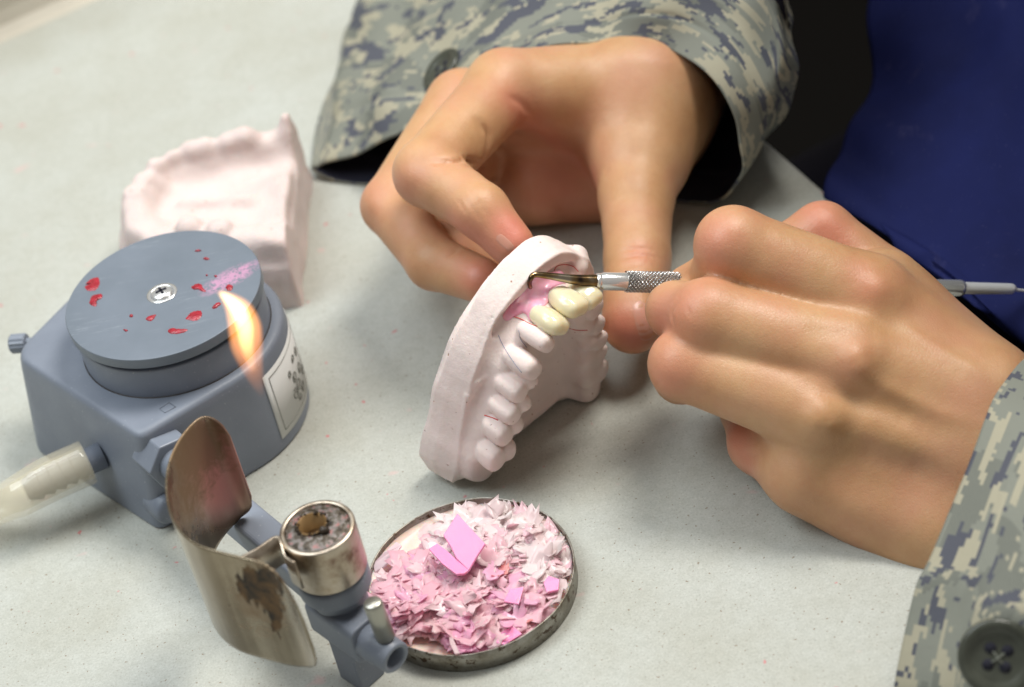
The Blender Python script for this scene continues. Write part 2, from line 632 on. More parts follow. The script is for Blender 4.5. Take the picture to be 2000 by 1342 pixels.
def poly_sdf(X, Y, P):
    d = np.full(X.shape, 1e9, np.float32)
    ins = np.zeros(X.shape, bool)
    n = len(P)
    for i in range(n):
        ax, ay = P[i]
        bx, by = P[(i + 1) % n]
        ex, ey = bx - ax, by - ay
        wx, wy = X - ax, Y - ay
        t = np.clip((wx * ex + wy * ey) / (ex * ex + ey * ey + 1e-9), 0, 1)
        d = np.minimum(d, (wx - ex * t) ** 2 + (wy - ey * t) ** 2)
        c = ((ay > Y) != (by > Y)) & (X < (bx - ax) * (Y - ay) / ((by - ay) if by != ay else 1e-9) + ax)
        ins ^= c
    d = np.sqrt(d)
    return np.where(ins, -d, d)


def pline_d(X, Y, P):
    d = np.full(X.shape, 1e9, np.float32)
    for i in range(len(P) - 1):
        ax, ay = P[i]
        ex, ey = P[i + 1][0] - ax, P[i + 1][1] - ay
        wx, wy = X - ax, Y - ay
        t = np.clip((wx * ex + wy * ey) / (ex * ex + ey * ey + 1e-9), 0, 1)
        d = np.minimum(d, (wx - ex * t) ** 2 + (wy - ey * t) ** 2)
    return np.sqrt(d)


def surface(g, f, relax=2):
    """naive surface nets"""
    ins = f < 0
    n = np.array(f.shape)
    c = n - 1
    cnt = np.zeros(c, np.float32)
    acc = np.zeros((*c, 3), np.float32)
    offs = [(0, 0, 0), (1, 0, 0), (0, 1, 0), (1, 1, 0), (0, 0, 1), (1, 0, 1), (0, 1, 1), (1, 1, 1)]

    def sl(o):
        return tuple(slice(o[i], o[i] + c[i]) for i in range(3))
    for a in range(8):
        for b in range(a + 1, 8):
            oa, ob = np.array(offs[a]), np.array(offs[b])
            if np.abs(oa - ob).sum() != 1:
                continue
            fa, fb = f[sl(oa)], f[sl(ob)]
            m_ = (fa < 0) != (fb < 0)
            t = np.where(m_, fa / np.where(m_, fa - fb, 1), 0)
            cnt += m_
            for i in range(3):
                acc[..., i] += np.where(m_, oa[i] + t * (ob[i] - oa[i]), 0)
    act = cnt > 0
    idx = -np.ones(c, int)
    idx[act] = np.arange(act.sum())
    ijk = np.argwhere(act)
    V = g.lo + g.h * (ijk + acc[act] / cnt[act][:, None])
    Q = []
    for ax in range(3):
        o = [0, 0, 0]; o[ax] = 1
        s0 = [slice(None)] * 3; s1 = [slice(None)] * 3
        s0[ax] = slice(0, -1); s1[ax] = slice(1, None)
        A, B = ins[tuple(s0)], ins[tuple(s1)]
        ch = np.argwhere(A != B)
        b_, c_ = (ax + 1) % 3, (ax + 2) % 3
        ok = (ch[:, b_] > 0) & (ch[:, c_] > 0) & (ch[:, b_] < c[b_]) & (ch[:, c_] < c[c_])
        ch = ch[ok]
        sg = A[tuple(ch.T)]
        q = []
        for db, dc in ((-1, -1), (0, -1), (0, 0), (-1, 0)):
            p = ch.copy(); p[:, b_] += db; p[:, c_] += dc
            q.append(idx[tuple(p.T)])
        q = np.stack(q, 1)
        q[~sg] = q[~sg][:, ::-1]
        Q.append(q)
    Q = np.vstack(Q)
    V = V.astype(float)
    for _ in range(relax):
        V = smooth_pts(V, Q, .5)
    return V, Q


def smooth_pts(V, Q, a):
    s_ = np.zeros_like(V); c = np.zeros(len(V))
    for i in range(4):
        u, w_ = Q[:, i], Q[:, (i + 1) % 4]
        np.add.at(s_, u, V[w_]); np.add.at(s_, w_, V[u])
        np.add.at(c, u, 1); np.add.at(c, w_, 1)
    return V * (1 - a) + a * s_ / np.maximum(c, 1)[:, None]


def normals(V, Q):
    n = np.cross(V[Q[:, 2]] - V[Q[:, 0]], V[Q[:, 3]] - V[Q[:, 1]])
    N = np.zeros_like(V)
    for i in range(4):
        np.add.at(N, Q[:, i], n)
    return N / (np.linalg.norm(N, axis=1)[:, None] + 1e-12)


def bvh(V, Q):
    return BVHTree.FromPolygons([tuple(p) for p in V], [tuple(int(i) for i in q) for q in Q])


def hit(bt, x, y):
    d = Vector(ray(x, y)).normalized()
    r = bt.ray_cast(Vector(CC), d)
    return None if r[0] is None else np.array(r[0])


def dense(px, step=6):
    px = np.array(px, float)
    if len(px) == 1: return px
    L = np.linalg.norm(np.diff(px, axis=0), axis=1).sum()
    return catmull(px, max(2, int(L / step / (len(px) - 1)) + 1))


def sculpt(V, Q, ops):
    """ops: (pixel polyline, width cm, depth cm (+ bulges, - dents)); returns displaced vertices"""
    bt = bvh(V, Q)
    N = normals(V, Q)
    dsp = np.zeros(len(V))
    for px, wd, dp in ops:
        pts = [hit(bt, x, y) for x, y in dense(px)]
        pts = [p for p in pts if p is not None]
        if not pts: continue
        pts = np.array(pts)
        lo, hi = pts.min(0) - 3 * wd, pts.max(0) + 3 * wd
        near = np.where(np.all((V > lo) & (V < hi), axis=1))[0]
        if len(near) == 0: continue
        best = np.zeros(len(near))
        n_pt = len(pts)
        for i, p in enumerate(pts):
            t = i / max(1, n_pt - 1)
            am = 1.0 if n_pt < 3 else min(1, .15 + 3.5 * min(t, 1 - t))
            best = np.maximum(best, am * np.exp(-((V[near] - p) ** 2).sum(1) / (wd * wd)))
        dsp[near] += dp * best
    return V + N * dsp[:, None]


def near_px(V, Q, marks):
    """0..1 weight close to surface points given by pixels"""
    bt = bvh(V, Q)
    wgt = np.zeros(len(V))
    for px, wd, a in marks:
        for x, y in dense(px, 12):
            p = hit(bt, x, y)
            if p is None: continue
            wgt = np.maximum(wgt, a * np.exp(-((V - p) ** 2).sum(1) / (wd * wd)))
    return wgt


# ================================================================== SETTING
E0, E1 = np.array([10.12, 8.08]), np.array([11.44, 4.05])
ed = (E1 - E0) / np.linalg.norm(E1 - E0)          # along the front edge of the worktop
en = np.array([-ed[1], ed[0]])                    # pointing to the person (+x)
if en[0] < 0: en = -en
L0 = E0 - ed * 34
L1 = E0 + ed * 60
tv = [L0, L1, L1 - en * 75, L0 - en * 75]
V, F = prism(tv, -3.0, 0.0)
o = mk('worktop', V, F, 'table', smooth=False)
bevel(o, .35, 4)
tag(o, kind='structure')
# backsplash at the far left
wa, wb = W(0, 85, 0), W(190, 0, 0)
wd = (wb - wa)[:2] / np.linalg.norm((wb - wa)[:2])
wn = np.array([-wd[1], wd[0]])
prof = [(0, .01), (.25, .1), (.55, .4), (.7, 1.0), (.75, 14), (2.5, 14), (2.5, -3), (0, -3)]
V, F = [], []
for k, t in enumerate((-60, 40)):
    for a, z in prof:
        p = wa[:2] + wd * t + wn * a
        V.append((p[0], p[1], z))
n = len(prof)
F = [(i, (i + 1) % n, n + (i + 1) % n, n + i) for i in range(n)] + [tuple(range(n))[::-1], tuple(range(n, 2 * n))]
tag(mk('backsplash', V, F, 'wall', smooth=False), kind='structure')
V, F = prism(rect(500, 500), -75, -74)
tag(mk('floor', V, F, 'floor', smooth=False), kind='structure')

# ================================================================== GAS BURNER
DC = np.array([-9.94, -.27])
bur = thing('gas_burner', (DC[0], DC[1], 0), 'grey laboratory gas burner with a round drum, a curved metal shield and a lit nozzle', 'gas burner')
ztop = 3.6


def body_outline(kz):
    """kz 0 bottom, 1 top"""
    near = np.array([-11.55, -5.0]) * (1 - kz) + np.array([-11.16, -4.72]) * kz
    left = np.array([-15.75, .25]) * (1 - kz) + np.array([-15.2, .55]) * kz
    back = np.array([-13.2, 3.9]) * (1 - kz) + np.array([-12.9, 3.5]) * kz
    R = 3.32
    P = []

    def corner(p, a, b, r, k=6):
        a = (a - p) / np.linalg.norm(a - p); b = (b - p) / np.linalg.norm(b - p)
        for t in np.linspace(0, 1, k):
            q = p + a * r * (1 - t) ** 2 + b * r * t ** 2
            P.append(q)
    fd = np.array([.915, .403])
    t0 = math.atan2(-.915, .403)
    arc = [DC + R * np.array([cos(t), sin(t)]) for t in np.linspace(t0, t0 + radians(178), 30)]
    corner(near, left, arc[0], .38)
    P.extend(arc)
    corner(back, arc[-1], left, .5)
    corner(left, back, near, .8)
    return np.array(P)


rings = []
for z, kz, ins_ in ((0, 0, .06), (.08, 0.02, 0), (1.2, .33, 0), (2.4, .67, 0), (3.15, .88, 0), (3.42, .95, .02), (3.52, .97, .07), (3.58, 1, .16), (3.6, 1, .3)):
    P = body_outline(kz)
    c = np.array([-11.2, -.4])
    dd = P - c
    P = P - dd / np.linalg.norm(dd, axis=1)[:, None] * ins_
    rings.append(np.c_[P, np.full(len(P), z)])
n = len(rings[0])
V = np.vstack(rings)
F = [(i * n + k, i * n + (k + 1) % n, (i + 1) * n + (k + 1) % n, (i + 1) * n + k) for i in range(len(rings) - 1) for k in range(n)]
F += [tuple(range(n))[::-1], tuple((len(rings) - 1) * n + k for k in range(n))]
o = mk('housing', V, F, 'grey', bur)
add_mod(o, 'WEIGHTED_NORMAL')
housing = o
V, F = lathe([(2.93, ztop - .3), (2.93, ztop), (2.92, 4.58), (2.87, 4.65), (2.2, 4.65)], (DC[0], DC[1], 0), (0, 0, 1), 96)
o = mk('drum', V, F, 'grey', bur)
o.data.polygons.foreach_set('use_smooth', [True] * len(o.data.polygons)); add_mod(o, 'WEIGHTED_NORMAL')
# dark joint line around the drum foot
t = np.linspace(0, 2 * pi, 97)[:-1]
P = np.c_[DC[0] + 2.945 * np.cos(t), DC[1] + 2.945 * np.sin(t), np.full(96, ztop + .005)]
P = np.vstack([P, P[:1]])
mk('seal', *tube(P, .018, 6, False), 'crust', bur)
V, F = lathe([(2.7, 4.82), (3.0, 4.83), (3.03, 4.86), (3.03, 5.16), (3.0, 5.2), (0.5, 5.2)], (DC[0], DC[1], 0), (0, 0, 1), 120)
disc = mk('turntable_disc', V, F, 'disc', bur)
mk('gap_shade', *lathe([(2.62, 4.6), (2.62, 4.9)], (DC[0], DC[1], 0), (0, 0, 1), 60), 'hole', bur)  # black cylinder painting the shade in the gap under the disc
add_mod(disc, 'WEIGHTED_NORMAL')
# cross head screw in a countersink
sc0 = np.array([DC[0] - .03, DC[1] - .02, 5.2])
V, F = lathe([(.47, .003), (.47, .012), (.36, .012), (.34, -.02)], sc0, (0, 0, 1), 40, cap=False)
o = child(disc, bur, 'countersink', V, F, 'steel')
prof = [(.35, -.01)] + [(.33 * cos(a), .02 + .10 * sin(a)) for a in np.linspace(.1, 1.45, 8)] + [(0.01, .121)]
scr_ = child(disc, bur, 'screw', *lathe(prof, sc0, (0, 0, 1), 40), 'steel')
cr = []
for a in (20, 110):
    ca, sa = cos(radians(a)), sin(radians(a))
    cr.append(prism(rect(.34, .075), .06, .135, sc0, (ca, sa, 0), (-sa, ca, 0)))
child(disc, bur, 'cross_slot', *join(*cr), 'hole', smooth=False)
# red wax drips on the disc (pixel centres, pixel sizes)
drips = [([(165, 555), (178, 543), (195, 540), (197, 555), (188, 568), (172, 570), (163, 562), (175, 558), (185, 550)]),
         ([(173, 590), (180, 576), (198, 572), (202, 580), (190, 588), (188, 600), (178, 598)]),
         ([(372, 560), (382, 553), (392, 553), (398, 562), (404, 570), (398, 571), (388, 566), (376, 566)]),
         ([(362, 620), (372, 610), (385, 605), (395, 606), (397, 616), (388, 626), (374, 628), (362, 624)]),
         ([(325, 645), (335, 640), (350, 643), (370, 643), (362, 650), (345, 653), (330, 652)]),
         ([(283, 623), (292, 617), (306, 614), (302, 622), (294, 628), (286, 626)]),
         ([(440, 560), (448, 554), (456, 560), (452, 568), (444, 568)]),
         ([(414, 600), (426, 590), (432, 592), (426, 600), (416, 604)]),
         ([(396, 505), (402, 503), (410, 506), (403, 508)]),
         ([(252, 617), (257, 614), (261, 617), (256, 620)]),
         ([(240, 643), (246, 646), (251, 645), (246, 648)]),
         ([(402, 538), (404, 536), (406, 538), (404, 540)]),
         ([(418, 540), (421, 538), (424, 540), (421, 542)]),
         ([(380, 491), (388, 488), (395, 490), (386, 492)])]
for q in drips:
    P = catmull_closed([W(x, y, 5.205) for x, y in q], 4)
    P = P.mean(0) + (P - P.mean(0)) * .86
    P[:, :2] += rng.normal(0, .008, (len(P), 2))
    c = P.mean(0)
    n = len(P)
    V = list(P) + [c + (p - c) * .75 + [0, 0, .035] for p in P] + [c + [0, 0, .045]]
    F = [(i, (i + 1) % n, n + (i + 1) % n, n + i) for i in range(n)] + [(n + i, n + (i + 1) % n, 2 * n) for i in range(n)]
    child(disc, bur, 'wax_drip', V, F, 'red')
# white paper label with a printed flourish, wrapped round the right end
RL = 3.325


def lab(a, z, off=0):
    return np.array([DC[0] + (RL + off) * cos(a), DC[1] + (RL + off) * sin(a), z])


a0, a1 = radians(-44), radians(14)
V, F = [], []
na = 24
for i in range(na + 1):
    a = a0 + (a1 - a0) * i / na
    for z in (.45, 3.0):
        for off in (.004, .018):
            V.append(lab(a, z, off))
for i in range(na):
    b = i * 4
    F += [(b + 1, b + 5, b + 7, b + 3), (b, b + 1, b + 5, b + 4)[::-1], (b + 2, b + 3, b + 7, b + 6)]
F += [(0, 1, 3, 2), (na * 4, na * 4 + 2, na * 4 + 3, na * 4 + 1)]
label_o = mk('paper_label', V, F, 'label', bur)
parts = []
bd = [lab(a0 + .07, z, .02) for z in np.linspace(.65, 2.8, 8)] + [lab(a, 2.8, .02) for a in np.linspace(a0 + .07, a1 - .07, 16)] + \
     [lab(a1 - .07, z, .02) for z in np.linspace(2.8, .65, 8)] + [lab(a, .65, .02) for a in np.linspace(a1 - .07, a0 + .07, 16)]
parts.append(tube(bd, .013, 5))
for cx, cz, rr, turns, ph in ((-.40, 1.25, .20, 1.3, 0), (-.32, 1.75, .19, 1.5, 2), (-.28, 1.35, .22, 1.2, 4), (-.20, 1.0, .18, 1.6, 1), (-.14, 1.6, .2, 1.4, 3), (-.40, 2.1, .12, 1.1, 5), (-.24, 2.25, .14, 1.2, 2.5), (-.05, 1.2, .2, 1.3, .5), (-.1, 2.1, .18, 1.3, .8), (-.33, .95, .13, 1.4, 3.4)):
    P = []
    for t in np.linspace(0, turns * 2 * pi, 26):
        r_ = rr * (.35 + .65 * t / (turns * 2 * pi))
        P.append(lab(cx + r_ * cos(t + ph) / RL, cz + r_ * sin(t + ph), .02))
    parts.append(tube(P, .026, 5))
child(label_o, bur, 'printed_emblem', *join(*parts), 'ink')
# small triangle mark moulded in the top of the housing
tr = [W(312, 798, 3.61), W(330, 786, 3.61), W(343, 795, 3.61), W(322, 806, 3.61), W(312, 798, 3.61)]
mk('moulded_mark', *tube(tr, .012, 5), 'grey', bur)
# knurled knob on the far left
kb0 = W(70, 668, 2.95); kb1 = W(22, 672, 2.95)
ax = kb1 - kb0; Lk = np.linalg.norm(ax)
prof = [(.2, 0), (.2, Lk * .35), (.30, Lk * .4)]
prof += [(.33, Lk * .45), (.33, Lk * .92), (.28, Lk)]
V, F = lathe([(.16, -.8), (.16, Lk * .35), (.28, Lk * .36), (.32, Lk * .42), (.32, Lk * .94), (.27, Lk)], kb0, ax, 28)
V = [np.array(p) for p in V]
for i in range(3 * 28, 5 * 28, 2):
    c_ = kb0 + ax / Lk * ((V[i] - kb0) @ (ax / Lk))
    V[i] = c_ + (V[i] - c_) * .92
mk('knurled_knob', V, F, 'grey', bur, smooth=False)
# hex nut + pipe leading to the nozzle
NZ = np.array([-5.95, -12.02])
pn = W(318, 884, 2.5)
pdir = np.array([NZ[0] - pn[0], NZ[1] - pn[1], 0]); pl_ = np.linalg.norm(pdir); pdir /= pl_
hexp = [(.86 * cos(a), .86 * sin(a)) for a in np.radians(np.arange(6) * 60 + 12)]
_pr = np.cross(pdir, [0, 0, 1])
V, F = prism(hexp, -.5, .55, pn + pdir * .12, _pr, (0, 0, 1), pdir)
o = mk('hex_nut', V, F, 'grey', bur, smooth=False); bevel(o, .05)
V, F = lathe([(.52, -.3), (.52, 1.9), (.44, 1.95), (.44, 2.0)], pn, pdir, 32)
mk('gas_pipe', V, F, 'grey', bur)
pr = np.cross(pdir, [0, 0, 1])
V, F = prism(rect(1.0, .92, .16), 1.8, pl_ - .3, (pn[0], pn[1], 2.55), pr, (0, 0, 1), pdir)
o = mk('arm', V, F, 'grey', bur, smooth=False); bevel(o, .04)
# second fitting under the nut
p2 = W(322, 985, .75)
mk('lower_plug', *lathe([(.42, -.5), (.5, -.45), (.5, .3), (.42, .42), (.1, .45)], p2, pdir, 20), 'grey', bur)
# nozzle column
nz3 = np.array([NZ[0], NZ[1], 0])
V, F = lathe([(.98, 3.3), (.98, 3.75), (.9, 3.9), (.7, 3.9)], nz3, (0, 0, 1), 48)
V2, F2 = lathe([(.72, 1.7), (.74, 3.35)], nz3, (0, 0, 1), 40)
tb0 = W(645, 1195, 2.3) - np.array([0, 0, 0]); tb1 = W(768, 1282, 2.15)
tdir = tb1 - tb0; tl = np.linalg.norm(tdir); tdir /= tl
tpr = np.cross(tdir, [0, 0, 1]); tpr /= np.linalg.norm(tpr)
blk = prism(rect(1.05, 1.25, .25), -.35, tl * .62, tb0, tpr, (0, 0, 1), tdir)
o = mk('nozzle_block', *join((V, F), (V2, F2), blk), 'grey', bur)
bevel(o, .06); add_mod(o, 'WEIGHTED_NORMAL')
# open ended valve barrel
V, F = lathe([(.50, tl * .5), (.50, tl * .8), (.46, tl * .86), (.46, tl + .08), (.42, tl + .12), (.34, tl + .12), (.30, tl + .05), (.29, tl * .6), (.0001, tl * .6)], tb0, tdir, 40)
mk('valve_barrel', V, F, 'grey', bur); 
mk('barrel_bore', *lathe([(.285, tl * .62), (.2, tl * .7), (.18, tl * .86), (.001, tl * .86)], tb0, tdir, 24), 'pin', bur)
pb = W(747, 1228, 2.95)
mk('valve_pin', *lathe([(.26, -.3), (.26, .9), (.235, .98), (.22, 1.0), (0.001, 1.0)], pb, (-.05, .05, 1), 28), 'pin', bur)
ft = W(690, 1262, 1.2)
o = mk('foot', *prism(rect(.85, .95, .06), 0, 2.0, (ft[0], ft[1], 0), tpr, np.cross([0, 0, 1], tpr)), 'grey', bur, smooth=False)
bevel(o, .04)
# metal cap with crusted top
CT = 5.5
prof = [(.97, 3.95), (1.0, 4.0), (1.0, CT - .05), (.97, CT), (.88, CT + .01), (.86, CT - .05), (.86, CT - 1.4)]
cap_ = mk('nozzle_cap', *lathe(prof, nz3, (0, 0, 1), 64), 'nickel', bur)
add_mod(cap_, 'WEIGHTED_NORMAL')
tp = nz3 + np.array([0, 0, 0])
V, F = [], []
rows_ = [(.87, -.10, 0), (.85, -.05, 0), (.72, -.02, .2), (.58, .0, .7), (.46, .02, 1), (.40, .01, 1), (.39, -.3, 1)]
for r_, h_, q in rows_:
    for k in range(48):
        t = 2 * pi * k / 48
        V.append(tp + [-.12 * q + r_ * cos(t), .12 * q + r_ * sin(t), CT + h_ + rng.normal(0, .006)])
for i in range(len(rows_) - 1):
    for k in range(48):
        F.append((i * 48 + k, i * 48 + (k + 1) % 48, (i + 1) * 48 + (k + 1) % 48, (i + 1) * 48 + k))
child(cap_, bur, 'burnt_face', V, F, 'burnt')
child(cap_, bur, 'gas_outlet', *lathe([(.40, CT - .5), (.40, CT + .055), (.37, CT + .06), (.355, CT - .6), (.001, CT - .75)], tp + np.array([-.12, .12, 0]), (0, 0, 1), 40), 'amber')
cr = []
for k in range(34):
    t = rng.uniform(0, 2 * pi)
    r_ = .41 + rng.normal(0, .03)
    p = nz3 + [-.12 + r_ * cos(t), .12 + r_ * sin(t), CT + .05]
    cr.append(lathe([(.001, -.04), (rng.uniform(.02, .06), -.01), (rng.uniform(.015, .05), .02), (.001, .05)], p, (0, 0, 1), 7))
for k in range(8):
    p = nz3 + [.22 + rng.normal(0, .06), -.26 + rng.normal(0, .05), CT + .04]
    r_ = rng.uniform(.05, .11)
    cr.append(lathe([(.001, -.06), (r_, -.01), (r_ * .9, .07), (.001, .13)], p, (0, 0, 1), 8))
child(cap_, bur, 'soot_crust', *join(*cr), 'crust')

# curved wind shield: sheet, vertical, rounded end corners
ZT, HS = 7.0, 4.0
pts = [(434, 808), (394, 812), (348, 862), (325, 930), (335, 1010), (380, 1060), (460, 1085), (528, 1103), (566, 1135)]
P = catmull([W(x, y, ZT)[:2] for x, y in pts], 10)
L = np.r_[0, np.cumsum(np.linalg.norm(np.diff(P, axis=0), axis=1))]
nu, nv = 90, 44
ss = np.linspace(0, L[-1], nu)
PX = np.c_[np.interp(ss, L, P[:, 0]), np.interp(ss, L, P[:, 1])]
V, uvc, dep = [], [], []
RC = .85
for i in range(nu):
    RC = .85 if ss[i] < L[-1] / 2 else 1.5
    e = min(ss[i], L[-1] - ss[i])
    ins_ = 0 if e > RC else RC - math.sqrt(max(0, RC * RC - (RC - e) ** 2))
    for j in range(nv):
        z = ZT - ins_ - (HS - 2 * ins_) * j / (nv - 1)
        V.append((PX[i, 0], PX[i, 1], z))
F = [(i * nv + j, i * nv + j + 1, (i + 1) * nv + j + 1, (i + 1) * nv + j) for i in range(nu - 1) for j in range(nv - 1)]
Vp = np.array(V)
rel = Vp - CC
zc = rel @ CF
sx, sy = 1000 + FP * (rel @ CR) / zc, 671 - FP * (rel @ CU) / zc
s_arr = np.repeat(ss, nv) / L[-1]


def blob(cx, cy, rx, ry, lo=0, hi=1):
    q = ((sx - cx) / rx) ** 2 + ((sy - cy) / ry) ** 2
    return np.exp(-q) * ((s_arr >= lo) & (s_arr <= hi))


pink = np.clip(1.5 * blob(430, 925, 48, 75, 0, .42), 0, .85)
soot = np.clip(1.0 * blob(505, 1140, 52, 38, .55, 1) + .75 * blob(540, 1205, 18, 45, .55, 1), 0, .85) * .75
brown = np.clip(.40 * blob(512, 1165, 70, 85, .5, 1) + .75 * blob(385, 870, 60, 55, 0, .5) + .45 * blob(370, 980, 40, 80, 0, .5), 0, 1)
shield = mk('wind_shield', V, F, 'shield', bur, vcol={'deposit': np.c_[pink, soot, brown]})
add_mod(shield, 'SOLIDIFY', thickness=.05 * S, offset=0)
# strap from shield to cap
st_ = [W(462, 1092, 5.6), W(500, 1072, 5.6), W(538, 1048, 5.6), W(548, 1060, 5.6), W(556, 1085, 5.5), W(575, 1098, 5.5)]
st_ = catmull(st_, 6)
V, F = [], []
for i, p in enumerate(st_):
    V += [p, p - np.array([0, 0, 1.0])]
F = [(2 * i, 2 * i + 1, 2 * i + 3, 2 * i + 2) for i in range(len(st_) - 1)]
o = mk('shield_strap', V, F, 'nickel', bur)
add_mod(o, 'SOLIDIFY', thickness=.07 * S, offset=0)
# hose spigot on the left face
hs0, hs1 = W(165, 905, 1.75), W(-10, 985, 1.75)
hd = (hs1 - hs0); hd /= np.linalg.norm(hd)
prof = [(.42, -.6)]
h_ = 0
for k in range(5):
    prof += [(.40, h_), (.47, h_ + .08), (.38, h_ + .34)]
    h_ += .36
prof += [(.33, h_ + .1), (.2, h_ + .12), (.001, h_ + .12)]
mk('hose_spigot', *lathe(prof, hs0 + hd * .0, hd, 28), 'grey', bur)

# clear hose (own thing)
hose = thing('gas_hose', hs0 * [1, 1, 0], 'clear plastic gas hose pushed on the grey burner and running off the left edge', 'hose')
cl = catmull([hs0 - hd * .12, hs0 + hd * 1.2, hs0 + hd * 2.2 + [0, 0, -.1], W(0, 985, 1.1), W(-150, 1050, .8), W(-400, 1150, .7), W(-800, 1300, .7)], 8)
ro = np.interp(np.arange(len(cl)), [0, 8, 16, 20, 99], [.70, .70, .64, .60, .60])
Vo, Fo = tube(cl, ro, 28, False)
Vi, Fi = tube(cl, ro - .17, 28, False)
n = len(Vo)
F = list(Fo) + [tuple(i + n for i in f[::-1]) for f in Fi]
F += [(k, n + k, n + (k + 1) % 28, (k + 1) % 28) for k in range(28)]
e0 = (len(cl) - 1) * 28
F += [(e0 + k, e0 + (k + 1) % 28, n + e0 + (k + 1) % 28, n + e0 + k) for k in range(28)]
mk('tube', list(Vo) + list(Vi), F, 'hose', hose)

# ------------------------------------------------------------------ flame
fl_pts = [((512, 772), 5), ((503, 748), 15), ((491, 712), 25), ((482, 675), 35), ((478, 640), 36), ((468, 610), 30), ((452, 590), 19), ((436, 576), 9), ((424, 570), 2)]
P, R_ = [], []
for (x, y), r_ in fl_pts:
    b = np.array([NZ[0], NZ[1]])
    # distance of the flame's column from the camera
    dd = ray(x, y); tt = ((b - CC[:2]) @ dd[:2]) / (dd[:2] @ dd[:2])
    p = CC + dd * tt
    P.append(p); R_.append(.92 * r_ * tt / FP)
P = catmull(P, 6); R_ = np.interp(np.linspace(0, 1, len(P)), np.linspace(0, 1, len(R_)), R_)


def flame_mat(name, st, c_lo, c_hi, z0, z1):
    mt = bpy.data.materials.new(name); mt.use_nodes = True
    nt = mt.node_tree; nt.nodes.clear()
    out = nt.nodes.new('ShaderNodeOutputMaterial')
    em = nt.nodes.new('ShaderNodeEmission')
    tc = nt.nodes.new('ShaderNodeTexCoord'); sp = nt.nodes.new('ShaderNodeSeparateXYZ')
    mr = nt.nodes.new('ShaderNodeMapRange'); mr.inputs[1].default_value = z0 * S; mr.inputs[2].default_value = z1 * S
    rp = nt.nodes.new('ShaderNodeValToRGB')
    rp.color_ramp.elements[0].color = (*c_lo, 1); rp.color_ramp.elements[1].color = (*c_hi, 1)
    ml = nt.nodes.new('ShaderNodeMath'); ml.operation = 'MULTIPLY_ADD'
    pw = nt.nodes.new('ShaderNodeMath'); pw.operation = 'POWER'; pw.inputs[1].default_value = 1.6
    nt.links.new(tc.outputs['Object'], sp.inputs[0]); nt.links.new(sp.outputs[2], mr.inputs[0])
    nt.links.new(mr.outputs[0], rp.inputs[0]); nt.links.new(mr.outputs[0], pw.inputs[0])
    nt.links.new(pw.outputs[0], ml.inputs[0]); ml.inputs[1].default_value = st; ml.inputs[2].default_value = st * .06
    nt.links.new(rp.outputs[0], em.inputs[0]); nt.links.new(ml.outputs[0], em.inputs[1])
    nt.links.new(em.outputs[0], out.inputs['Volume'])
    return mt


fz = [p[2] for p in P]
flame = thing('flame', (NZ[0], NZ[1], CT), 'yellow orange flame floating above the burner nozzle in front of the grey drum', 'flame')
fm1 = flame_mat('flame_glow', 300, (1.0, .30, .08), (1.0, .42, .10), min(fz) - CT, max(fz) - CT)
fm2 = flame_mat('flame_core', 1000, (1.0, .42, .12), (1.0, .72, .36), min(fz) - CT + .6, max(fz) - CT)
mk('flame_mantle', *tube(P, R_, 24), fm1, flame)
mk('flame_core', *tube(P[10:-3], R_[10:-3] * np.linspace(.35, .72, len(P[10:-3])), 20), fm2, flame)

# ================================================================== TIN LID WITH WAX
LR = 2.97
lc = W(917, 1120, .70)
LC = np.array([lc[0], lc[1], 0])
prof = [(LR - .06, 0.0), (LR + .0, .03), (LR, .68), (LR - .03, .70), (LR - .055, .66), (LR - .06, .25), (.001, .25)]
V, F = lathe(prof, LC, (0, 0, 1), 120)
V = [np.array(p) * 1.0 for p in V]
for i, p in enumerate(V):
    t = math.atan2(p[1] - LC[1], p[0] - LC[0])
    p[2] += (.012 * sin(5 * t + 1) + .01 * sin(11 * t)) * (p[2] > .5)
lid = mk('tin_lid', V, F, 'tin', base=LC)
tag(lid, 'round rusty tin lid holding a heap of pink wax shavings', 'tin lid')
# melted wax: wobbling surface climbing the wall
V, F = [], []
nr, nt_ = 26, 90
for i in range(nr + 1):
    for k in range(nt_):
        t = 2 * pi * k / nt_
        r_ = (LR - .065) * i / nr
        z = .34 + .03 * sin(3 * t + 2 * r_) + (.16 * (i / nr) ** 14) + .02 * sin(7 * r_ + 5 * t)
        V.append(LC + [r_ * cos(t), r_ * sin(t), z])
for i in range(nr):
    for k in range(nt_):
        F.append((i * nt_ + k, (i + 1) * nt_ + k, (i + 1) * nt_ + (k + 1) % nt_, i * nt_ + (k + 1) % nt_))
tag(mk('melted_wax', V, F, 'waxbase', base=LC), 'peach coloured melted wax layer filling the tin lid under the shavings', 'wax')


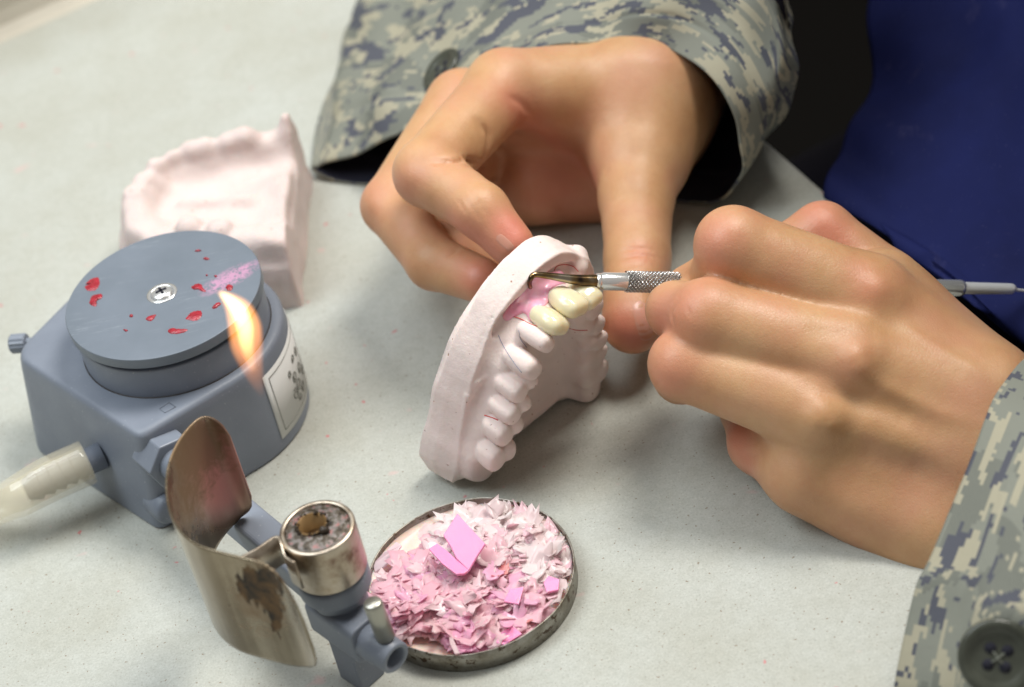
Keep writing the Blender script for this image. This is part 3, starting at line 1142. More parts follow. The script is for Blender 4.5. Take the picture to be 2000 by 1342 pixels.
def chip(c, size, asp, tilt, az, tint, ragged=.35, thick=.04, bend=.0):
    """one thin, torn, slightly curled shaving"""
    nn = random.randint(18, 28)
    ang = (np.arange(nn) + rng.uniform(-.35, .35, nn)) * 2 * pi / nn
    ph = rng.uniform(0, 6.3, 3)
    rad = size * (1 + .28 * np.cos(2 * ang + ph[0]) + .16 * np.cos(3 * ang + ph[1]) + rng.normal(0, ragged * .6, nn)).clip(.3, 1.7)
    px = rad * np.cos(ang) * asp; py = rad * np.sin(ang) / asp ** .5
    u = np.array([cos(az), sin(az), 0]); n_ = np.array([sin(tilt) * cos(az + 1.3), sin(tilt) * sin(az + 1.3), cos(tilt)])
    u = u - n_ * (u @ n_); u /= np.linalg.norm(u); w_ = np.cross(n_, u)
    V = []
    cb, wob = rng.uniform(-1, 1), rng.uniform(0, 6.3)

    def hgt_(x, y):
        return bend * (x * x) / size + .35 * bend * cb * x * y / size + .03 * sin(9 * x + wob) * cos(8 * y + wob)
    for s_ in (1, -1):
        for k_ in (1.0, .66, .33):
            for x, y in zip(px * k_, py * k_):
                th = thick * (.25 if k_ == 1 else .8)
                V.append(c + u * x + w_ * y + n_ * (s_ * th + hgt_(x, y)))
        V.append(c + n_ * s_ * thick)
    m_ = 3 * nn + 1
    F = []
    for b, fl in ((0, 0), (m_, 1)):
        for k in range(nn):
            k2 = (k + 1) % nn
            q = [(b + k, b + k2, b + nn + k2, b + nn + k), (b + nn + k, b + nn + k2, b + 2 * nn + k2, b + 2 * nn + k), (b + 2 * nn + k, b + 2 * nn + k2, b + 3 * nn)]
            F += [t[::-1] for t in q] if fl else q
    F += [(k, m_ + k, m_ + (k + 1) % nn, (k + 1) % nn) for k in range(nn)]
    return V, F, [tint] * len(V)


VV, FF, TT = [], [], []
cu2, cr2 = np.array([.22, .975]), np.array([.975, -.22])   # away / right on the table as seen
white, pale, pinkc, mag, red_, peach = (.98, .93, .91), (.98, .85, .85), (.98, .66, .74), (.97, .54, .78), (.90, .30, .24), (.97, .76, .76)


def lobes(x, y):
    return .5 + .5 * (sin(x * 3.1 + 1.3 * sin(y * 2.3)) * cos(y * 2.7 + 1.1 * sin(x * 3.7)) * .6 + .4 * sin(x * 7.3 + y * 5.1 + 2 * sin(y * 6.1)) * cos(y * 8.3 - x * 4.4))


def cover(x, y):
    rt, up = np.array([x, y]) @ cr2, np.array([x, y]) @ cu2
    rr = hypot(x, y)
    an = math.degrees(math.atan2(up, rt)) % 360
    lim = LR - .18
    lim -= .85 * math.exp(-((an - 143) / 30) ** 2) + .55 * math.exp(-((an - 245) / 16) ** 2) + .35 * math.exp(-((an - 335) / 14) ** 2)
    return min(1, max(0, (lim - rr) / .35))


def hh(x, y):
    c_ = cover(x, y)
    return .36 + c_ * (.16 + .42 * lobes(x, y) * max(.25, 1 - (hypot(x, y) / LR) ** 2) + .06 * sin(13 * x + 4 * sin(9 * y)) * sin(11 * y))


def tint_at(x, y):
    rt, up = np.array([x, y]) @ cr2, np.array([x, y]) @ cu2
    wy = (up + rt * .6) / LR
    a = min(1, max(0, (wy + .15) / .5))
    c_ = np.array(pinkc) * (1 - a) + np.array(pale) * a
    return c_


# the packed bulk of the heap
nn_ = 150
xs = np.linspace(-LR, LR, nn_)
idx_ = {}
for i in range(nn_):
    for j in range(nn_):
        x, y = xs[i] + rng.normal(0, .006), xs[j] + rng.normal(0, .006)
        if hypot(x, y) < LR - .1 and cover(x, y) > .02:
            idx_[(i, j)] = len(VV)
            z = hh(x, y) + rng.normal(0, .018)
            VV.append(np.array([LC[0] + x, LC[1] + y, z])); TT.append(tint_at(x, y))
for (i, j), k in idx_.items():
    if (i + 1, j) in idx_ and (i, j + 1) in idx_ and (i + 1, j + 1) in idx_:
        FF.append((k, idx_[(i + 1, j)], idx_[(i + 1, j + 1)], idx_[(i, j + 1)]))
for k in range(330):
    while True:
        p2 = rng.uniform(-1, 1, 2) * (LR - .25)
        rr = hypot(*p2)
        rt, up = p2 @ cr2, p2 @ cu2
        if rr < LR - .28 and cover(*p2) > .25: break
    hgt = .42 + .55 * max(0, 1 - (rr / LR) ** 2) * rng.random() + .18 * rng.random()
    q = rng.random()
    wy = (up + rt * .6) / LR
    if wy > .25: tint = white if q < .35 else pale if q < .75 else pinkc
    elif wy > -.1: tint = pinkc if q < .5 else pale if q < .75 else mag if q < .88 else white
    else: tint = pinkc if q < .50 else mag if q < .66 else pale if q < .84 else peach if q < .93 else white
    if q > .99 and wy < .3: tint = red_
    tint = np.clip(.62 * np.array(tint) + .38 * tint_at(p2[0], p2[1]), 0, .97)
    sz = rng.uniform(.18, .44) * (1.0 if rng.random() < .85 else 1.35)
    hgt = hh(p2[0], p2[1]) + rng.uniform(.0, .12)
    c_ = np.array([LC[0] + p2[0], LC[1] + p2[1], hgt])
    a, b, t_ = chip(c_, sz, rng.uniform(.75, 1.5), abs(rng.normal(0, .20)), rng.uniform(0, 2 * pi), tint, .40, rng.uniform(.008, .018), rng.uniform(-.5, .5))
    o_ = len(VV)
    VV += a; FF += [tuple(i + o_ for i in f) for f in b]; TT += t_
VV = np.array(VV)
VV[:, 2] = np.clip(VV[:, 2], .30, 1.15)
rr_ = np.hypot(VV[:, 0] - LC[0], VV[:, 1] - LC[1]); kk_ = np.minimum(1, (LR - .09) / rr_)
VV[:, :2] = LC[:2] + (VV[:, :2] - LC[:2]) * kk_[:, None]
sh = mk('wax_shavings', VV, FF, 'flake', base=LC, vcol={'tint': np.array(TT)}, smooth=True)
tag(sh, 'heap of pink and white wax shavings inside the tin lid', 'wax shavings', kind='stuff')


def slab(px, zs, th, name, mat, lab_, cat, tint=None):
    P = np.array([W(x, y, z) for (x, y), z in zip(px, zs)])
    n = len(P)
    V = np.vstack([P, P - [0, 0, th]])
    F = [tuple(range(n)), tuple(range(2 * n - 1, n - 1, -1))] + [(i, n + i, n + (i + 1) % n, (i + 1) % n) for i in range(n)]
    b = P.mean(0) - [0, 0, th]
    kw = {}
    if tint is not None: kw['vcol'] = {'tint': np.tile(tint, (len(V), 1))}
    o = mk(name, V, F, mat, base=b, smooth=False, **kw)
    bevel(o, .02)
    return tag(o, lab_, cat)


def c3(x, y): return (600 + x / 3.037, 900 + y / 3.037)


pkV, pkF = [], []
for poly, zf in (([(890, 310), (960, 388), (1057, 490), (1010, 560), (958, 650), (885, 578), (850, 505), (806, 440)], lambda x, y: 1.28 + (650 - y) * .0016),
                 ([(720, 520), (770, 488), (830, 532), (885, 582), (958, 648), (930, 668), (885, 672), (800, 608)], lambda x, y: 1.30 + (950 - x) * .0006)):
    P = np.array([W(*c3(x, y), zf(x, y)) for x, y in poly]); n = len(P); o_ = len(pkV)
    pkV += list(P) + list(P - [0, 0, .09])
    pkF += [tuple(o_ + k for k in range(n)), tuple(o_ + k for k in range(2 * n - 1, n - 1, -1))] + [(o_ + k, o_ + n + k, o_ + n + (k + 1) % n, o_ + (k + 1) % n) for k in range(n)]
o = mk('wax_piece', pkV, pkF, 'pinksheet', base=np.mean(pkV, axis=0), smooth=False)
bevel(o, .02)
tag(o, 'large folded bright pink wax piece lying on top of the shavings', 'wax piece')
slab([c3(*p) for p in [(530, 478), (560, 500), (520, 560), (460, 620), (400, 660), (390, 610), (450, 550)]], [.85, .85, .8, .75, .6, .6, .75], .08, 'wax_piece', 'flake', 'long white wax sliver at the left side of the heap', 'wax piece', (.88, .76, .80))
slab([c3(*p) for p in [(1200, 760), (1285, 745), (1255, 850), (1165, 835)]], [1.0, 1.0, .95, .9], .05, 'wax_piece', 'pinksheet', 'small square pink wax piece right of centre in the lid', 'wax piece')
slab([c3(*p) for p in [(1220, 980), (1275, 1025), (1170, 1090), (1120, 1080), (1140, 1020)]], [.7, .7, .68, .66, .7], .07, 'wax_piece', 'pinksheet', 'pink wax piece lying by the near rim of the lid', 'wax piece')
slab([c3(*p) for p in [(1430, 680), (1495, 700), (1490, 765), (1420, 780), (1400, 720)]], [.85, .85, .8, .8, .85], .08, 'wax_piece', 'pinksheet', 'pink wax piece near the right rim of the lid', 'wax piece')
slab([c3(*p) for p in [(835, 1010), (860, 1040), (905, 1140), (875, 1145), (845, 1080)]], [.85, .85, .78, .78, .85], .06, 'wax_piece', 'flake', 'thin white wax splinter hanging over the near rim of the lid', 'wax piece', (.90, .72, .74))


# ================================================================== DENTAL CASTS
CM = np.array([-.4106, -3.2653, .678])
CA, CB, CN = np.array([.77740734, .61104679, -.14919668]), np.array([.22642171, -.05056222, .97271613]), np.array([.58683135, -.78997803, -.1776617])


def to_world(V, o=CM, ax=(CA, CB, CN)):
    V = np.asarray(V)
    return o + V[:, :1] * ax[0] + V[:, 1:2] * ax[1] + V[:, 2:3] * ax[2]


def noise3(g, f, seed, amp):
    r_ = np.random.default_rng(seed)
    out = np.zeros(g.X.shape, np.float32)
    for k in range(6):
        d = r_.normal(size=3); d *= f * r_.uniform(.7, 1.5) / np.linalg.norm(d)
        out += np.sin(g.X * d[0] + g.Y * d[1] + g.Z * d[2] + r_.uniform(0, 6.28))
    return out * amp / 6 ** .5


g = Grid((-4.2, -1.5, -.3), (3.8, 6.9, 3.2), .047)
near_o = [(-3.4, -.72), (-3.3, .3), (-3.2, 1.12), (-2.94, 2.97), (-2.5, 4.08), (-1.85, 5.06), (-1.17, 5.63), (-.48, 6.01), (.46, 6.07), (1.27, 5.55), (1.95, 4.8), (2.3, 3.9), (2.6, 2.6), (2.8, 1.2), (2.9, .10)]
near_o = [tuple(p) for p in np.vstack([catmull(near_o, 5), [(3.0, .02)]])]
pd = poly_sdf(g.X, g.Y, near_o)
nz_ = noise3(g, 2.5, 3, .10)
base_ = smax(pd, np.maximum(g.Z - .76 - nz_ * .3, -g.Z), .06)
rim = smax(smax(pd, -(pd + .26 + nz_ * 1.3), .05), np.maximum(g.Z - 1.0 - nz_ * .35, -g.Z), .02)
f = smin(base_, rim, .06)
arch_half = [(-2.72, -.1), (-2.72, .5), (-2.55, 1.2), (-2.35, 1.9), (-2.1, 2.6), (-1.83, 3.35), (-1.42, 4.02), (-.92, 4.5), (-.28, 4.78)]
FS = .70
arch = arch_half + [(-x * FS, y) for x, y in arch_half[::-1]]
pdist = pline_d(g.X, g.Y, arch)
wid = np.interp(g.Z, [.3, .9, 1.3, 1.6, 1.9], [.80, .64, .54, .47, .38]).astype(np.float32)
heel = -.70 + (g.X + 3.4) * .12
ridge = smax(smax(pdist - wid - nz_ * .6, g.Z - 1.78, .35), heel - g.Y, .1)
f = smin(f, ridge, .32)
inn = poly_sdf(g.X, g.Y, arch)
vault = .75 + .55 * np.clip(-inn / -1.6, -1, 0)
pal = smax(smax(inn, g.Z - (1.05 + .35 * np.clip(1 + inn / 1.5, 0, 1) - .25), .3), heel + .25 - g.Y, .1)
f = smin(f, pal, .4)
# frenum ridge and muscle folds in the vestibule (local coordinates)
for q0, q1, r0, r1 in (((-2.35, 3.3, 1.25), (-2.72, 3.05, 1.06), .05, .07), ((-2.72, 3.05, 1.06), (-2.95, 2.6, .98), .07, .08), ((-2.95, 2.6, .98), (-3.0, 2.2, .92), .08, .05), ((-2.5, 2.7, 1.1), (-2.9, 2.35, .9), .06, .05)):
    f = smin(f, g.cap(q0, q1, r0, r1), .10)
f = smin(f, g.cap((1.4, 5.0, 1.0), (1.7, 5.0, .6), .25, .35), .2)


def tooth(g, a, b, c_, ang, w_, t_, h_):
    ca, sa = cos(ang), sin(ang)
    e = g.ell((a, b, c_), (w_ * 1.06, t_ * 1.05, h_ * 1.05), [(ca, sa, 0), (-sa, ca, 0), (0, 0, 1)])
    px, py, pz = g.X - a, g.Y - b, g.Z - c_
    x, y = np.abs(px * ca + py * sa), np.abs(-px * sa + py * ca)
    r_ = min(w_, t_, h_) * .72
    qx, qy, qz = x - (w_ - r_), y - (t_ - r_), np.abs(pz) - (h_ - r_)
    bx = np.sqrt(np.maximum(qx, 0) ** 2 + np.maximum(qy, 0) ** 2 + np.maximum(qz, 0) ** 2) + np.minimum(np.maximum(qx, np.maximum(qy, qz)), 0) - r_
    return .62 * e + .38 * bx


def tooth_list(side):
    L_ = []
    # a, b, tangent angle (deg from +a), half width, half thickness, half height, molar?
    base = [(-2.95, .95, 95, .38, .36, .50, 1), (-2.72, 1.78, 108, .34, .34, .52, 1), (-2.50, 2.48, 108, .30, .33, .55, 1), (-2.24, 3.16, 110, .30, .34, .58, 1),
            (-1.92, 3.95, 120, .36, .36, .66, 0), (-1.42, 4.62, 135, .34, .30, .66, 0), (-.85, 5.06, 155, .36, .30, .70, 0), (-.15, 5.28, 175, .38, .30, .72, 0)]
    for a, b, an, w_, t_, h_, mol in base:
        if side > 0: a, an = -a * FS, 180 - an
        L_.append((a, b, radians(an), w_, t_, h_, mol))
    return L_


for side in (-1, 1):
    for i, (a, b, an, w_, t_, h_, mol) in enumerate(tooth_list(side)):
        if side < 0 and i in (6, 7): 
            f = smin(f, tooth(g, a * .93, b - .1, 1.6, an, w_ * .9, t_ * .8, .35), .12)
            continue
        if side > 0 and i == 7:
            continue
        jit = np.random.default_rng(40 + i + (9 if side > 0 else 0)).normal(0, 1, 4)
        an += .06 * jit[0]; w_ *= 1.14 + .04 * jit[1]; t_ *= .93; h_ *= 1 + .05 * jit[2]
        if side > 0:
            h_ *= .45 if i < 5 else .6; w_ *= .9
        cz = (2.0 if side < 0 else 1.72) + .03 * jit[3]
        e = tooth(g, a, b, cz, an, w_, t_, h_)
        e = smax(e, g.Z - (cz + h_ * .80), .18)
        f = smin(f, e, .05)
        if mol:
            nx, ny = -sin(an), cos(an)
            if nx * a + ny * b > 0: nx, ny = -nx, -ny
            e = tooth(g, a + nx * .50, b + ny * .50, cz - .02, an, w_ * .9, t_ * .85, h_ * .85)
            f = smin(f, e, .12)
f = f + noise3(g, 7, 5, .006)
Vl, Q = surface(g, f, 1)
cast_field = f
Vw = to_world(Vl)
lowest = Vw[:, 2].min()
cast = thing('dental_cast', (Vw[:, 0].mean(), Vw[:, 1].mean(), 0), 'pale pink plaster dental cast held upright by the hand, with yellow artificial teeth', 'dental cast')
Vw[:, 2] = np.maximum(Vw[:, 2], .01)
cb = mk('plaster_body', Vw, Q, 'plaster', cast)
cbvh = bvh(Vw, Q)

# yellow artificial teeth: crowns with a collar and slight facets
gt = Grid((-2.0, 3.9, 1.2), (1.4, 6.3, 3.1), .035)
for i, (a, b, an, w_, h_, dz) in enumerate([(-.97, 5.0, 150, .41, .58, -.03), (-.24, 5.28, 168, .42, .60, -.01), (.43, 5.20, 192, .34, .52, -.03)]):
    an = radians(an)
    e = tooth(gt, a, b, 2.02 + dz, an, w_, .31, h_)
    ca, sa = cos(an), sin(an)
    lx = (gt.X - a) * ca + (gt.Y - b) * sa
    e2 = tooth(gt, a, b, 2.2, an, w_ * 1.05, .22, .40)
    e = smin(e, e2, .15)
    e = smax(e, gt.Z - 2.62 + .25 * lx * lx, .10)
    e = e + .012 * np.cos(lx * 13) + .22 * np.clip(2.15 - gt.Z, 0, .8) * np.abs(lx)
    Vt, Qt = surface(gt, e, 2)
    mk('artificial_tooth', to_world(Vt), Qt, 'tooth', cast)
# pink wax hugging the gum in front of those teeth
gw = Grid((-2.6, 3.2, .4), (1.6, 6.2, 2.5), .05)
from_g = cast_field
ix = [(np.clip((c - g.lo[k]) / g.h, 0, g.n[k] - 2)) for k, c in enumerate((gw.X, gw.Y, gw.Z))]
i0 = [a.astype(int) for a in ix]; fr = [a - b for a, b in zip(ix, i0)]
val = 0
for dx in (0, 1):
    for dy in (0, 1):
        for dz in (0, 1):
            wg = (fr[0] if dx else 1 - fr[0]) * (fr[1] if dy else 1 - fr[1]) * (fr[2] if dz else 1 - fr[2])
            val = val + wg * from_g[i0[0] + dx, i0[1] + dy, i0[2] + dz]


def loc_of(x, y):
    h_ = hit(cbvh, x, y)
    if h_ is None: return None
    v_ = h_ - CM
    return np.array([v_ @ CA, v_ @ CB, v_ @ CN])


reg = np.full(gw.X.shape, 9.0, np.float32)
wpts = [((992, 618), .14), ((1010, 600), .22), ((1028, 582), .28), ((1045, 565), .32), ((1062, 556), .34), ((1030, 596), .24), ((1080, 548), .30), ((1100, 540), .26), ((1050, 590), .26), ((1040, 615), .16)]
lp = [(loc_of(*p), r_) for p, r_ in wpts]
lp = [(p, r_) for p, r_ in lp if p is not None]
for (p, r_), (q, r2) in zip(lp[:-1], lp[1:]):
    reg = np.minimum(reg, gw.cap(p, q, r_, r2))
e = smax(val - .045, reg + noise3(gw, 6, 8, .05), .08)
e = np.maximum(e, -(val + .06))
Vt, Qt = surface(gw, e, 1)
if len(Vt): mk('pink_wax', to_world(Vt), Qt, 'pinkwax', cast)


def line_on(bt, px, r_, name, mat, par, lift=.005):
    pts = [hit(bt, x, y) for x, y in dense(px, 4)]
    pts = [p for p in pts if p is not None]
    if len(pts) < 3: return
    pts = np.array(pts)
    view = CC - pts; view /= np.linalg.norm(view, axis=1)[:, None]
    mk(name, *tube(pts + view * lift, r_, 6), mat, par)


def c4(x, y): return (800 + x / 2.533, 430 + y / 2.533)


line_on(cbvh, [c4(*p) for p in [(480, 470), (540, 485), (590, 510), (640, 530), (700, 545)]], .016, 'red_pencil_line', 'redline', cast)
line_on(cbvh, [c4(*p) for p in [(715, 250), (730, 228), (770, 220), (810, 230), (835, 255)]], .012, 'red_pencil_line', 'redline', cast)
line_on(cbvh, [c4(*p) for p in [(370, 965), (410, 978), (438, 990)]], .018, 'red_pencil_line', 'redline', cast)
line_on(cbvh, [c4(*p) for p in [(440, 570), (455, 605), (480, 650), (520, 710), (555, 755)]], .010, 'grey_pencil_line', 'bluepencil', cast)
line_on(cbvh, [c4(*p) for p in [(540, 545), (550, 590), (580, 630)]], .010, 'grey_pencil_line', 'bluepencil', cast)
line_on(cbvh, [c4(*p) for p in [(770, 530), (830, 545), (880, 545)]], .012, 'red_pencil_line', 'redline', cast)

# --- second cast, lying flat behind the burner
c2a = np.array([-6.55, 4.45]); c2b = np.array([-5.75, 11.15])
ea = (c2b - c2a); wid2 = np.linalg.norm(ea); ea /= wid2        # along the heel
eb = np.array([-ea[1], ea[0]])                                 # towards the front teeth (left)
o2 = np.array([*((c2a + c2b) / 2), 0])
AX2 = (np.array([*ea, 0]) * 1.0, np.array([*eb, 0]), np.array([0, 0, 1.04]))
g = Grid((-4, -.4, -.2), (4, 6.9, 4.4), .085)
ol = [(-3.35, 0), (-3.35, 1.8), (-3.1, 3.8), (-2.5, 5.1), (-1.3, 5.9), (0, 6.2), (1.3, 6.1), (2.5, 5.5), (3.1, 4.4), (3.35, 2.5), (3.35, 0)]
pd = poly_sdf(g.X, g.Y, ol)
nz_ = noise3(g, 2.6, 13, .10)
f = smax(pd, np.maximum(g.Z - 1.5 - nz_ * .5, -g.Z), .12)
arch = [(-2.6, .1), (-2.5, 1.6), (-2.25, 3.3), (-1.8, 4.5), (-.9, 5.2), (0, 5.4), (1.1, 5.3), (2.0, 4.7), (2.5, 3.4), (2.7, 1.7), (2.8, .1)]
pdist = pline_d(g.X, g.Y, arch)
wid = np.interp(g.Z, [1.2, 1.9, 2.7], [.95, .72, .42]).astype(np.float32)
f = smin(f, smax(pdist - wid - nz_ * .7, g.Z - 2.65 - .15 * nz_, .35), .4)
inn = poly_sdf(g.X, g.Y, arch)
f = smin(f, smax(smax(inn, g.Z - 2.25 + .25 * np.clip(-inn / 1.5, 0, 1) - nz_ * .8, .3), -g.Y, .08), .5)
for a, b, rr, hh in [(2.62, 1.7, .40, .50), (2.55, 2.3, .38, .48), (2.5, 3.05, .38, .48), (2.4, 3.6, .36, .42), (2.15, 4.25, .32, .42), (1.85, 4.8, .32, .38), (1.2, 5.25, .3, .2), (.6, 5.4, .3, .12), (-2.3, 2.2, .4, .3), (-2.0, 3.3, .36, .3)]:
    e = g.ell((a, b, 2.70), (rr * 1.05, rr * 1.1, hh * .85))
    f = smin(f, e, .25)
f = smin(f, g.cap((2.75, .25, 2.2), (2.9, .15, 3.1), .5, .22), .4)      # tall tuberosity tip
f = smax(f, -g.cap((1.75, -.2, 2.55), (1.3, 4.0, 2.75), .50, .42), .5)
f = smin(f, g.cap((-.1, 1.4, 2.1), (.2, 3.8, 2.15), .10, .12), .5)      # mid palatal raphe
f = smax(f, -g.cap((-3.0, -.2, 3.2), (-2.0, 1.0, 3.3), .8, .5), .25)
f = np.maximum(f, -g.Y)
f = f + noise3(g, 3, 15, .035) + noise3(g, 9, 16, .012)
Vl, Q = surface(g, f, 1)
Vw2 = to_world(Vl, o2, AX2)
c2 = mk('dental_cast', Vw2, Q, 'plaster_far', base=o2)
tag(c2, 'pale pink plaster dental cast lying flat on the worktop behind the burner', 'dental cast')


# ================================================================== WAX CARVER
tip = hit(cbvh, 1036, 562)
if tip is None: tip = D(1036, 562, 59.3)
td = float((tip - CC) @ CF)
print('TIPDEPTH', td)
d0 = td - .35
ins = thing('wax_carver', tip, 'double ended steel wax carver with knurled handle held in the fingers', 'dental instrument')


def ip(x, y):
    return D(x, y, d0 + (x - 1040) / 810. * 4.2)


def pxr(x, w_):   # half width px -> cm
    return w_ * (d0 + (x - 1040) / 810. * 4.2) / FP


tp_ = [tip + (CC - tip) * .0005, D(1034, 553, (td + d0) / 2), ip(1037, 543), ip(1043, 537), ip(1055, 537)]
pts = np.array(tp_ + [ip(1075, 539.5), ip(1100, 543), ip(1125, 546.5), ip(1150, 548.5), ip(1168, 549)])
rad = np.array([.06, .07, .08, .085, .09, .10, .125, .15, .18, .195])
P = catmull(pts, 6); R_ = np.interp(np.linspace(0, 1, len(P)), np.linspace(0, 1, len(rad)), rad)
mk('hooked_tip', *tube(P, R_, 20), 'blued', ins)
A_, B_ = ip(1163, 549), ip(1850, 562)
axI = B_ - A_; LI = np.linalg.norm(axI); axI /= LI


def tpos(x):    # distance along the handle of the point seen at x
    lo, hi = -3, LI + 6
    for _ in range(40):
        mid = (lo + hi) / 2
        p = A_ + axI * mid - CC
        if 1000 + FP * (p @ CR) / (p @ CF) < x: lo = mid
        else: hi = mid
    return lo


h0 = tpos(1166); h1 = tpos(1222)
mk('front_ferrule', *lathe([(.10, h0 - .12), (.19, h0 - .04), (.225, h0), (.235, h0 + .04), (.22, h0 + .07), (.235, h0 + .12), (.26, h0 + .2), (.265, h1 - .02), (.265, h1)], A_, axI, 40), 'steel', ins)
# knurled section: diamond pyramids
hk1 = tpos(1400)
nk, na = int((hk1 - h1) / .0145), 128
V, F = [], []
u, v_, a_ = frame_of(axI)
for i in range(nk + 1):
    for k in range(na):
        t = 2 * pi * k / na
        s_ = (hk1 - h1) * i / nk
        r_ = .255 + .065 * abs(cos(8 * t + s_ * 2 * pi / .23) * cos(8 * t - s_ * 2 * pi / .23))
        V.append(A_ + axI * (h1 + s_) + r_ * (cos(t) * u + sin(t) * v_))
for i in range(nk):
    for k in range(na):
        F.append((i * na + k, i * na + (k + 1) % na, (i + 1) * na + (k + 1) % na, (i + 1) * na + k))
F += [tuple(range(na))[::-1], tuple(nk * na + k for k in range(na))]
mk('knurled_grip', V, F, 'knurl', ins, smooth=False)
h3 = tpos(1880)
mk('handle', *lathe([(.2, hk1 - .02), (.235, hk1), (.235, h3 - 1.2), (.25, h3 - 1.1), (.25, h3 - .12), (.235, h3), (.15, h3 + .01)], A_, axI, 36), 'steel', ins)
h4 = tpos(1975)
endp = A_ + axI * (h4)
P = [A_ + axI * (h3 - .1), A_ + axI * (h3 + (h4 - h3) * .5), endp, endp + axI * .12 - CU * .02, endp + axI * .5 - CU * .05, endp + axI * 1.0 - CU * .10]
P = catmull(P, 6)
M['shaft'] = Mat('polished_shaft', (.86, .86, .86), .22, metal=.45).m
mk('rear_tip', *tube(P, np.interp(np.linspace(0, 1, len(P)), [0, .40, .60, 1], [.19, .17, .06, .03]), 16), 'shaft', ins)


# ================================================================== PERSON
person = thing('person', (18, 6, 0), 'person in camouflage sleeves and a navy garment holding a dental cast and a wax carver', 'person')


def chainpt(x, y, d, r_):
    return D(x, y, d), r_ * d / FP


def chain(g, pts, k=.25):
    q = [chainpt(*p) for p in pts]
    f = None
    for (a, ra), (b, rb) in zip(q[:-1], q[1:]):
        e = g.cap(a, b, ra, rb)
        f = e if f is None else smin(f, e, k)
    return f


def bounds(lists, pad=.6):
    q = [chainpt(*p) for l_ in lists for p in l_]
    P = np.array([a for a, _ in q]); R_ = np.array([r_ for _, r_ in q])[:, None]
    return (P - R_).min(0) - pad, (P + R_).max(0) + pad


def hand(fingers, palm, H_=.085, kp=.9, kf=.25, kw=1.0):
    lo, hi = bounds(list(fingers) + list(palm))
    g = Grid(lo, hi, H_)
    p = None
    for l_ in palm:
        e = chain(g, l_, .6)
        p = e if p is None else smin(p, e, kp)
    out = None
    for l_ in fingers:
        e = chain(g, l_, kf)
        e = smin(p, e, kw * .55)
        out = e if out is None else smin(out, e, .13)
    return surface(g, out, 5)


# ---- hand holding the cast
A_index = [(985, 172, 67.5, 72), (835, 338, 64.0, 66), (940, 412, 62.2, 54), (1000, 478, 61.9, 45)]
A_middle = [(900, 205, 69.3, 68), (763, 402, 67.0, 57), (848, 512, 64.8, 54), (940, 548, 63.2, 46)]
A_ring = [(960, 240, 71.5, 66), (850, 430, 69.5, 50), (900, 465, 66.2, 46), (985, 510, 64.6, 42)]
A_small = [(1040, 270, 73.0, 62), (1000, 395, 71.5, 46), (1060, 392, 70.5, 42)]
A_thumb = [(1255, 255, 69.0, 118), (1243, 385, 67.0, 73), (1245, 505, 65.2, 64), (1236, 630, 63.6, 62)]
A_palm = [[(985, 172, 67.5, 70), (1255, 190, 69.8, 112)], [(910, 210, 69.5, 66), (1260, 200, 70.6, 110)], [(975, 245, 71.6, 62), (1270, 230, 71.4, 100)],
          [(1050, 280, 72.6, 62), (1270, 250, 71.6, 100)], [(1255, 195, 69.8, 125), (1300, 140, 71.5, 118), (1330, 20, 74.0, 130)], [(1060, 350, 71.2, 84), (1200, 355, 70.8, 76)], [(1060, 300, 72.2, 84), (1230, 290, 71.5, 90)], [(1255, 195, 69.2, 122), (1250, 300, 68.2, 92)]]
V1, Q1 = hand([A_index, A_middle, A_ring, A_small, A_thumb], A_palm)
ops1 = [([(845, 317), (880, 311), (915, 313), (945, 324)], .085, -.20), ([(850, 322), (905, 320), (940, 330)], .25, -.06),
        ([(945, 240), (956, 265), (950, 300), (940, 326)], .11, -.16), ([(935, 235), (945, 250)], .2, -.06),
        ([(905, 380), (925, 410), (940, 432)], .05, -.035), ([(918, 372), (938, 402), (955, 425)], .05, -.035), ([(893, 388), (912, 418)], .05, -.03),
        ([(893, 482), (886, 492), (872, 500)], .07, -.08), ([(1205, 490), (1250, 485), (1290, 492)], .05, -.05), ([(1210, 505), (1255, 498), (1298, 506)], .05, -.05),
        ([(1220, 475), (1260, 470)], .04, -.03), ([(1215, 520), (1270, 516)], .04, -.03), ([(1195, 395), (1235, 385)], .05, -.03),
        ([(1190, 330), (1180, 350)], .06, -.03), ([(1010, 205), (1040, 240), (1085, 290)], .12, .05), ([(990, 185), (1020, 205), (1033, 230)], .14, -.07),
        ([(800, 345)], .45, .06), ([(730, 400)], .4, .05), ([(1250, 600), (1262, 580)], .05, .02)]
V1 = sculpt(V1, Q1, ops1)
V1 = smooth_pts(V1, Q1, .3)
fl1 = near_px(V1, Q1, [([(1000, 450), (1010, 470)], .8, .8), ([(930, 540)], .9, .6), ([(1235, 660), (1220, 640)], .8, .7), ([(1250, 495)], .5, .45), ([(1000, 200), (1040, 245), (1110, 300), (1160, 350)], .7, .55),
                           ([(790, 360)], .7, .35), ([(725, 410)], .7, .25), ([(1100, 380)], 2.5, .5), ([(900, 450), (960, 490)], .8, .6)])

